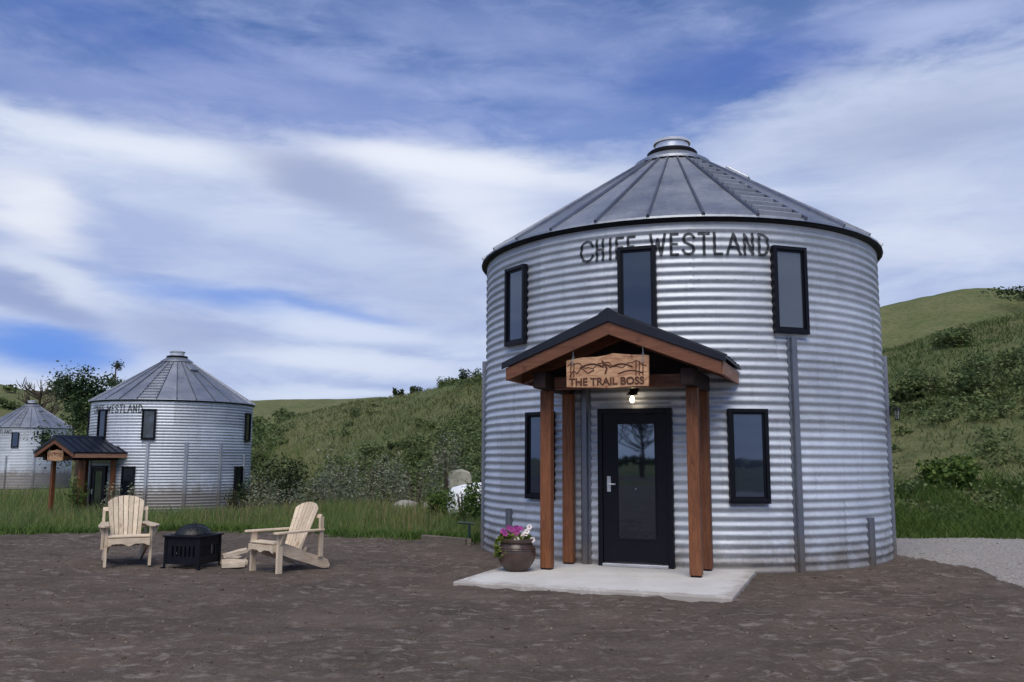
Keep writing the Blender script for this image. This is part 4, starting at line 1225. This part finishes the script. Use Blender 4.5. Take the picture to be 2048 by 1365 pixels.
link('petunia_foliage', fast_mesh('petunia_foliage', np.concatenate([V1, V2]), np.concatenate([F1, F2 + len(V1)]), 'pot_leaf'), pot)
def flower(material):
    g = G()
    n = 10
    vs = [(0, 0, -0.02)] + [(0.012 * math.cos(k * 2 * math.pi / n), 0.012 * math.sin(k * 2 * math.pi / n), 0) for k in range(n)] + \
         [((0.040 if k % 2 else 0.047) * math.cos(k * 2 * math.pi / n), (0.040 if k % 2 else 0.047) * math.sin(k * 2 * math.pi / n), 0.012 + 0.006 * (k % 2)) for k in range(n)]
    fs = [(0, 1 + k, 1 + (k + 1) % n) for k in range(n)] + [(1 + k, 1 + n + k, 1 + n + (k + 1) % n, 1 + (k + 1) % n) for k in range(n)]
    g.add(vs, fs)
    return g.mesh('petunia', material, 60)
fl = {k: flower(k) for k in ('petal_purple', 'petal_white')}
thr = G(); thr.lathe([(0.0, 0.004), (0.010, 0.004)], 8); thr = thr.mesh('flower_throat', 'petal_throat')
spots = [(-.03, -.10, .475, 'petal_purple'), (.01, -.13, .50, 'petal_purple'), (-.06, -.08, .52, 'petal_purple'), (.0, -.05, .54, 'petal_purple'), (-.02, -.16, .45, 'petal_purple'),
         (.04, -.08, .53, 'petal_purple'), (.105, -.14, .47, 'petal_white'), (.13, -.08, .50, 'petal_white'), (.085, -.09, .45, 'petal_white'), (-.17, -.06, .50, 'petal_purple'), (-.14, -.10, .47, 'petal_purple'),
         (.0, -.19, .41, 'petal_white'), (.16, -.03, .55, 'petal_white'), (-.1, .05, .53, 'petal_purple'), (.05, .08, .52, 'petal_purple'), (.20, -.1, .40, 'petal_white')]
for i, (x, y, z, k) in enumerate(spots):
    o = link('petunia_flower', fl[k], pot, (x, y, z - 0.012))
    o.scale = (0.82, 0.82, 0.82)
    o.rotation_euler = (R_(58 + random.uniform(-18, 18)), R_(random.uniform(-15, 15)), R_(random.uniform(-35, 35)))
    link('flower_throat', thr, o)

# ================================================================== things at the grass edge
g = G()
L0, L1 = Vector((-1.55, 15.70, 0)), Vector((-0.74, 15.02, 0))
d = (L1 - L0); ln = d.length
g.box(0, ln, -0.05, 0.05, -0.03, 0.115)
tb = g.obj('timber_edging', 'weathered_timber', None, loc=L0, rotz=math.atan2(d.y, d.x), bevel=0.012)
tag(tb, 'weathered timber edging board lying at the grass edge left of the bin', 'timber')
st = thing('garden_tap', 'dark green T-shaped metal standpipe at the end of the timber edging', 'standpipe', (-0.70, 14.93, 0.0))
g = G(); g.box(-0.035, 0.035, -0.035, 0.035, -0.02, 0.12); g.obj('base_block', 'weathered_timber', st, bevel=0.005)
g = G(); g.tube([(0, 0, 0.1), (0, 0, 0.38)], 0.022, 10); g.obj('pipe', 'green_paint', st)
g = G(); g.tube([(-0.19, 0, 0.385), (0.08, 0, 0.365)], 0.020, 10); g.obj('cross_bar', 'green_paint', st)

# ================================================================== vegetation
def blades(x, y, z, h, wd, lean, name, material, label, segs=2):
    n = len(x)
    a = rng.uniform(0, 6.28, n)
    tx, ty = np.cos(a) * wd / 2, np.sin(a) * wd / 2
    la = rng.uniform(0, 6.28, n); lx, ly = np.cos(la) * lean * h, np.sin(la) * lean * h
    P0 = np.stack([x - tx, y - ty, z - 0.03], -1); P1 = np.stack([x + tx, y + ty, z - 0.03], -1)
    P2 = np.stack([x + lx * .35 + tx * .75, y + ly * .35 + ty * .75, z + h * .6], -1); P3 = np.stack([x + lx * .35 - tx * .75, y + ly * .35 - ty * .75, z + h * .6], -1)
    P4 = np.stack([x + lx + tx * .15, y + ly + ty * .15, z + h], -1); P5 = np.stack([x + lx - tx * .15, y + ly - ty * .15, z + h * 0.985], -1)
    V = np.stack([P0, P1, P2, P3, P4, P5], 1).reshape(-1, 3)
    o = (np.arange(n) * 6)[:, None]
    F = np.concatenate([o + np.array([0, 1, 2, 3]), o + np.array([3, 2, 4, 5])])
    return tag(link(name, fast_mesh(name, V, F, material)), label, kind='stuff')

# tall meadow grass behind the dirt, left of the bin
n = 110000
x = rng.uniform(-17, 2.6, n); d_ = rng.random(n) ** 1.2 * 14
y = edge_y(x) + d_ - 0.15
ok = (np.hypot(x - BIN[0], y - BIN[1]) > RB + 0.12) & (np.hypot(x + 14.33, y - 37.24) > 3.5) & (np.abs(x) < 0.66 * y + 2)
ok &= rng.random(n) < np.clip(0.75 + 1.6 * fbm(x, y, 0.6, 3), 0.15, 1)
x, y, d_ = x[ok], y[ok], d_[ok]
h = (0.10 + 0.25 * sstep(0.3, 3.5, d_)) * rng.uniform(0.55, 1.25, len(x)) * (1 + 0.8 * fbm(x, y, 0.7, 3))
h = np.where(x > -3.2, h * 0.75, h)
blades(x, y, land(x, y), h, rng.uniform(0.009, 0.018, len(x)), 0.38, 'meadow_grass', 'grass_tall', 'tall green meadow grass strip behind the dirt yard')
n = 30000
x = rng.uniform(-46, -5, n); y = 30 + rng.random(n) * 34
ok = (np.hypot(x + 14.33, y - 37.24) > 3.4) & (np.hypot(x + 39, y - 71.2) > 3.6) & (np.abs(x) < 0.62 * y + 2) & (y < np.where(x < -12, 66, 40)) & (np.hypot(x, y) < np.interp(np.degrees(np.arctan2(x, y)), AZ, NEAR_RF) + 14)
x, y = x[ok], y[ok]
blades(x, y, land(x, y), rng.uniform(0.35, 0.85, len(x)) * (1 + 0.8 * fbm(x, y, 0.4, 3)), rng.uniform(0.014, 0.028, len(x)) * y / 36, 0.35, 'far_meadow_grass', 'grass_tall', 'rank grass standing around the distant bins')
# fringe of low weeds creeping onto the dirt
n = 16000
x = rng.uniform(-14, 1.2, n); y = edge_y(x) + rng.normal(0.05, 0.28, n)
ok = (fbm(x, y, 1.1, 3) > -0.08) & (np.hypot(x - BIN[0], y - BIN[1]) > RB + 0.1)
x, y = x[ok], y[ok]
blades(x, y, np.maximum(land(x, y), np.where(y < edge_y(x), 0.0, -9)), rng.uniform(0.05, 0.20, len(x)), rng.uniform(0.012, 0.022, len(x)), 0.8, 'grass_fringe', 'grass_edge', 'low green weeds fringing the edge of the dirt')
# seed heads
n = 2600
x = rng.uniform(-16, -1.5, n); d_ = 0.8 + rng.random(n) * 9; y = edge_y(x) + d_
ok = fbm(x, y, 0.5, 2) > -0.02
x, y = x[ok], y[ok]
m_leaf('seed_head', [(0.22, 0.17, 0.10), (0.30, 0.24, 0.14), (0.16, 0.16, 0.07)], 0.8)
blades(x, y, land(x, y), rng.uniform(0.36, 0.62, len(x)), np.full(len(x), 0.012), 0.2, 'grass_seed_heads', 'seed_head', 'tan grass seed heads standing above the meadow grass')
# hill grass
n = 120000
a = R_(1) * rng.uniform(-22, 36, n); r = 17.6 + (75 - 17.6) * rng.random(n) ** 1.25
x, y = r * np.sin(a), r * np.cos(a)
rf = np.interp(np.degrees(a), AZ, NEAR_RF)
ok = (r > np.minimum(rf, 24) + 0.1) & (np.hypot(x - BIN[0], y - BIN[1]) > RB + 1.0) & (np.hypot(x + 14.33, y - 37.24) > 3.6) & ~((x > 3.4) & (y < 17.7))
ok &= rng.random(n) < np.clip(0.62 + 2.0 * fbm(x, y, 0.35, 3), 0.1, 1)
ok &= (y > edge_y(x) + 6) | (x > 3)
x, y, r = x[ok], y[ok], r[ok]
blades(x, y, land(x, y), rng.uniform(0.10, 0.26, len(x)) * (0.8 + 0.35 * sstep(25, 60, r)), 0.010 + 0.0008 * r * rng.uniform(0.7, 1.4, len(x)), 1.1, 'hill_grass', 'grass_hill', 'grass covering the slope of the near hill')

# green weeds along the far side of the drive
n = 26000
x = rng.uniform(3.5, 17, n); y = 17.15 + rng.random(n) ** 1.3 * 4.5 + 0.25 * fbm(x, x, 0.8, 2)
ok = fbm(x, y, 0.8, 3) > -0.12
x, y = x[ok], y[ok]
blades(x, y, land(x, y), rng.uniform(0.12, 0.42, len(x)) * sstep(16.6, 18.2, y) + 0.05, rng.uniform(0.012, 0.024, len(x)), 0.7, 'verge_weeds', 'grass_edge', 'bright green weeds along the far side of the gravel drive')

# leafy clump mesh used for brush and shrubs
def clump_pts(n, rx, rz, lobes, seed):
    rg = np.random.default_rng(seed)
    lc = np.stack([rg.uniform(-.62, .62, lobes) * rx, rg.uniform(-.62, .62, lobes) * rx, rg.uniform(.25, .78, lobes) * rz], -1)
    lr = rg.uniform(.28, .5, lobes)
    k = rg.integers(0, lobes, n)
    d = rg.normal(size=(n, 3)); d /= np.linalg.norm(d, axis=1)[:, None]
    rad = rg.random(n) ** 0.45
    p = lc[k] + d * (rad * lr[k])[:, None] * np.array([rx, rx, rz])
    p[:, 2] = np.abs(p[:, 2])
    return p
def clump(n, rx, rz, lobes, size, seed, material, name='foliage', asp=0.5):
    V, F = leaves(n, lambda q_: clump_pts(q_, rx, rz, lobes, seed), size, asp)
    return fast_mesh(name, V, F, material)

# brush on the hills: one mass of low bushes nobody could count
VV, FF = [], []; off = 0
def brush_at(x, y, s, nleaf, lsize, seed):
    global off
    V, F = leaves(nleaf, lambda q_: clump_pts(q_, s, s * 0.75, 5, seed), lsize, 0.6)
    V = V + np.array([x, y, float(land(x, y)) - 0.05])
    VV.append(V); FF.append(F + off); off += len(V)
cnt = 0
tries = 0
while cnt < 1900 and tries < 40000:
    tries += 1
    a = random.uniform(-22, 36); r = 21 + 56 * random.random() ** 0.9
    x, y = r * math.sin(R_(a)), r * math.cos(R_(a))
    if r < np.interp(a, AZ, NEAR_RF) + 1.5 or math.hypot(x + 14.33, y - 37.24) < 5.5 or math.hypot(x + 39, y - 71.2) < 6: continue
    dens = fbm(np.array([x]), np.array([y]), 0.085, 3)[0] * 2.6 + 0.30 - 0.55 * max(0, (r - 45) / 30)
    dens += 0.72 * (1 - min(1, (r - np.interp(a, AZ, NEAR_RF)) / 22))
    if a > 20: dens += 0.05 - 0.035 * max(0, r - 36)
    if a > 20 and r > 34: continue
    if random.random() > dens: continue
    s = random.uniform(0.30, 0.50 + 0.011 * r)
    brush_at(x, y, s, int(150 * s + 40), 0.06 + 0.0019 * r, tries); cnt += 1
# valley and far ridge brush
for i in range(620):
    a = random.uniform(-36, 36) if i < 380 else random.uniform(-18, -3); r = random.uniform(84, 150)
    x, y = r * math.sin(R_(a)), r * math.cos(R_(a))
    dens = fbm(np.array([x]), np.array([y]), 0.03, 3)[0] * 3 + 0.42
    if a > 18: dens -= 0.75 if r > 104 else 0.1
    if a < -14: dens += 0.3
    if random.random() > dens: continue
    s = random.uniform(1.2, 3.4) if a < 16 else random.uniform(0.8, 1.7)
    brush_at(x, y, s, 130, 0.55, 5000 + i)
tag(link('hill_brush', fast_mesh('hill_brush', np.concatenate(VV), np.concatenate(FF), 'brush_leaf')), 'low dark brush scattered over the hillsides', kind='stuff')

# single shrubs one can tell apart
def pix_dir(azd, r):
    return r * math.sin(R_(azd)), r * math.cos(R_(azd))
def shrub(label, azd, r, rx, rz, n, size, material, seed, lobes=8, group='single shrubs by the meadow', asp=0.5, name='shrub'):
    x, y = pix_dir(azd, r)
    root = thing(name, label, 'shrub', (x, y, float(land(x, y)) - 0.04), 0, group)
    link('foliage', clump(n, rx, rz, lobes, size, seed, material, asp=asp), root)
    g = G(); rg = random.Random(seed)
    for k in range(6):
        a = rg.uniform(0, 6.28); q_ = rg.uniform(.25, .6) * rx
        g.tube([(0.04 * math.cos(a), 0.04 * math.sin(a), 0), (q_ * .5 * math.cos(a), q_ * .5 * math.sin(a), rz * .4), (q_ * math.cos(a), q_ * math.sin(a), rz * .8)], [0.025, 0.018, 0.008], 5)
    g.obj('stem', 'bark', root)
    return root
SILVER = [(-15.8, 31, .95, 1.5, 'silver grey willow shrub right beside the middle bin wall'),
          (-14.2, 29, .75, 1.2, 'low silver grey willow shrub, second to the right of the middle bin'),
          (-12.4, 28.5, .9, 1.45, 'silver grey willow shrub above the sideways chair back'),
          (-10.9, 30, .95, 2.0, 'tall silver grey willow shrub with pale tips left of the tallest one'),
          (-9.2, 28, .85, 1.65, 'silver grey willow shrub in the middle of the willow row'),
          (-7.9, 29, 1.0, 1.85, 'broad silver grey willow shrub behind the left pale boulder'),
          (-6.1, 27, .8, 1.30, 'small silver grey willow shrub behind the second pale boulder'),
          (-4.0, 25.5, .62, 1.75, 'tall pale willow shrub in front of the cream block')]
SILVER = [(a, r, rx * 1.1, rz * 1.35, l) for a, r, rx, rz, l in SILVER]
for i, (a, r, rx, rz, lab) in enumerate(SILVER):
    shrub(lab, a, r, rx, rz, 1500, 0.10, 'silver_leaf', 300 + i, 9, 'silver willow shrubs behind the meadow grass', 0.35, 'willow_shrub')
shrub('dense dark bush beside the right wall of the middle bin', -15.0, 46, 2.0, 2.5, 3200, 0.17, 'dark_leaf', 41, 12)
shrub('leafy green shrub growing against the nearest bin, behind the standpipe', -3.1, 19.8, .62, .95, 1500, 0.085, 'green_leaf', 42, 8)
shrub('low green shrub at the foot of the pale willow', -4.9, 21.5, .55, .75, 1100, 0.085, 'green_leaf', 48, 8)
shrub('dark green shrub at the right foot of the middle bin', -17.0, 34.6, .55, 1.75, 900, 0.12, 'dark_leaf', 43, 7)
shrub('leafy shrub standing in front of the middle bin\'s lower window', -23.9, 33.0, .55, 1.6, 900, 0.11, 'silver_leaf', 44, 7)
shrub('green bush seen through the distant porch posts', -26.3, 36.0, .6, 1.7, 1300, 0.10, 'green_leaf', 45, 8)
shrub('big dark green bush on the hill just right of the nearest bin', 25.2, 86, 2.6, 3.3, 2400, 0.26, 'dark_leaf', 46, 12)
shrub('dark bush left of the big hill bush, half hidden by the bin', 23.6, 84, 2.4, 2.2, 1600, 0.26, 'brush_leaf', 47, 10)
shrub('dark bush on the far right skyline of the hill', 30.9, 140, 8.5, 1.15, 2600, 0.42, 'dark_leaf', 49, 14)
for i, (a, s, lab) in enumerate([(-2.75, 1.25, 'tallest dark bush on the left skyline, nearest the bin'), (-3.5, .8, 'second dark bush on the skyline left of the bin'), (-4.6, .55, 'small dark bush on the skyline, third from the bin'), (-6.3, .75, 'rounded dark bush on the skyline, fourth from the bin'), (-7.4, .65, 'low dark bush on the skyline, fifth from the bin')]):
    r = float(np.interp(a, AZ, NEAR_RC)) + 0.5
    shrub(lab, a, r, s * .8, s * 1.35, 500, 0.2, 'dark_leaf', 60 + i, 6, 'bushes on the skyline')
for i, (a, r, s, lab) in enumerate([(27.2, 41, 1.2, 'upper round bush on the right hillside'), (28.6, 33, 1.5, 'broad green bush across the middle of the right hillside'), (30.6, 35, 1.3, 'green bush at the right edge of the picture on the hillside'), (25.3, 33, 1.3, 'low bush on the hillside beside the wall lantern'), (26.0, 24.0, .9, 'bright green bush near the foot of the right hillside')]):
    shrub(lab, a, r, s, s * .8, 1500, 0.15, 'brush_leaf' if i != 4 else 'green_leaf', 80 + i, 10, 'bushes on the right hillside')

# trees behind the middle bin
def tree(label, azd, r, h, cr, seed, material, nleaf, lsize, crown_lo=0.25, name='leafy_tree'):
    x, y = pix_dir(azd, r); z0 = float(land(x, y)) - 0.1
    root = thing(name, label, 'tree', (x, y, z0), 0, 'trees behind the middle bin')
    rg = random.Random(seed)
    g = G(); tips = []
    g.tube([(0, 0, 0), (0.05 * h * .2, 0, h * .35), (rg.uniform(-.1, .1) * cr, 0, h * .7), (0, 0, h * .96)], [h * .022, h * .017, h * .010, h * .003], 8)
    tk = 1.0 if nleaf else 1.35
    for k in range(22 if nleaf else 46):
        f = rg.uniform(crown_lo, .93); a = rg.uniform(0, 6.28); L_ = cr * (1.15 - .75 * f) * rg.uniform(.7, 1.15)
        p0 = Vector((0, 0, h * f)); p2 = p0 + Vector((math.cos(a) * L_, math.sin(a) * L_, L_ * rg.uniform(.25, .8)))
        pm = (p0 + p2) / 2 + Vector((0, 0, -.05 * L_))
        g.tube([p0, pm, p2], [h * .007, h * .005 * tk, h * .002 * tk], 5)
        if not nleaf:
            for _k in range(4):
                q0 = pm.lerp(p2, rg.uniform(0, .9)); dq = Vector((rg.uniform(-.5, .5), rg.uniform(-.5, .5), rg.uniform(.25, .7))) * L_ * .55
                g.tube([q0, q0 + dq * .5, q0 + dq + Vector((0, 0, .1 * L_))], [h * .0042, h * .003, h * .0016], 4)
        tips += [(p0 * (1 - t_) + p2 * t_) for t_ in (.45, .65, .85, 1.0)]
    g.obj('trunk', 'bark', root)
    if nleaf:
        T = np.array([tuple(p) for p in tips])
        rs_ = np.random.default_rng(seed)
        def smp(n_):
            k = rs_.integers(0, len(T), n_)
            return T[k] + rs_.normal(size=(n_, 3)) * cr * 0.13
        V, F = leaves(nleaf, smp, lsize, 0.55)
        link('crown', fast_mesh('crown', V, F, material), root)
    return root
tree('dark leafy tree behind the distant porch, left of the middle bin roof', -26.2, 52, 6.9, 2.3, 11, 'spruce_needle', 9000, 0.17, 0.34)
tree('leafy tree tucked directly behind the left wall of the middle bin', -24.6, 50, 5.4, 1.9, 12, 'brush_leaf', 6000, 0.17, 0.30)
tree('bare branched tree standing behind the farthest bin', -28.3, 92, 8.6, 3.6, 13, 'dark_leaf', 0, 0.2, 0.35, 'bare_tree')
tree('bare branched tree far across the yard, mirrored in the door glass', -141.0, 48, 8.0, 3.4, 17, 'dark_leaf', 0, 0.2, 0.3, 'bare_tree')
tree('slender leafy tree whose top stands left of the middle bin roof', -24.45, 58, 8.6, 1.05, 19, 'spruce_needle', 1500, 0.17, 0.35, 'slender_tree')

# dark belt of trees across the yard behind the camera: its mirror image stands in the door and window glass
VV, FF = [], []; off = 0
for k in range(70):
    xx = -190 + 320 * k / 69 + random.uniform(-2, 2); yy = -125 + random.uniform(-6, 6); hh = random.uniform(1.0, 2.8)
    V, F = leaves(200, lambda q_: clump_pts(q_, 4.0, hh, 9, 900 + k), 0.9, 0.6)
    V = V + np.array([xx, yy, -0.2]); VV.append(V); FF.append(F + off); off += len(V)
tag(link('far_wood', fast_mesh('far_wood', np.concatenate(VV), np.concatenate(FF), 'dark_leaf')), 'dark belt of trees across the yard, mirrored in the door glass', kind='stuff')

# ================================================================== pale lumps half hidden in the brush
def boulder(label, azd, r, size, seed, material='pale_stone', name='pale_boulder', cat='boulder', group='pale boulders in the brush', lift=0.0):
    x, y = pix_dir(azd, r)
    g = G(); rg = random.Random(seed)
    prof = [(0.001, 1.0), (.45, .93), (.8, .72), (1.0, .35), (1.02, .0), (.9, -.3)]
    g.lathe(prof, 14)
    g.v = [(vx * size[0] * (1 + rg.uniform(-.10, .10)), vy * size[1] * (1 + rg.uniform(-.10, .10)), vz * size[2] * (1 + rg.uniform(-.09, .09))) for vx, vy, vz in g.v]
    o = g.obj(name, material, None, smooth=50, loc=(x, y, float(land(x, y)) + lift), rotz=rg.uniform(0, 3))
    return tag(o, label, cat, group)
boulder('left pale boulder half hidden in the brush', -6.75, 24.5, (.42, .3, .26), 1, lift=0.16)
boulder('right pale boulder half hidden in the brush', -4.95, 23.6, (.42, .3, .28), 2, lift=0.14)
x, y = pix_dir(-3.35, 25.5)
g = G(); g.prism([(-.30, 0), (.30, 0), (.33, .75), (.27, 1.02), (.05, 1.10), (-.22, 1.06), (-.33, .8)], 'xz', -.25, .25)
tag(g.obj('cream_block', 'cream_block', None, loc=(x, y, float(land(x, y)) + 0.15), rotz=0.3, bevel=0.06), 'tall cream-coloured block standing in the brush behind the pale willow', 'block')
x, y = pix_dir(-2.45, 22.3)
g = G(); g.lathe([(0.0, .62), (.25, .60), (.46, .50), (.56, .30), (.58, .0), (.5, -.25)], 20)
g.v = [(vx * 1.15, vy * .8, vz * (1 + .05 * math.sin(vx * 7))) for vx, vy, vz in g.v]
tag(g.obj('white_cover', 'white_plastic', None, smooth=60, loc=(x, y, float(land(x, y)) + 0.22)), 'rounded white covered heap beside the left wall of the nearest bin', 'cover')
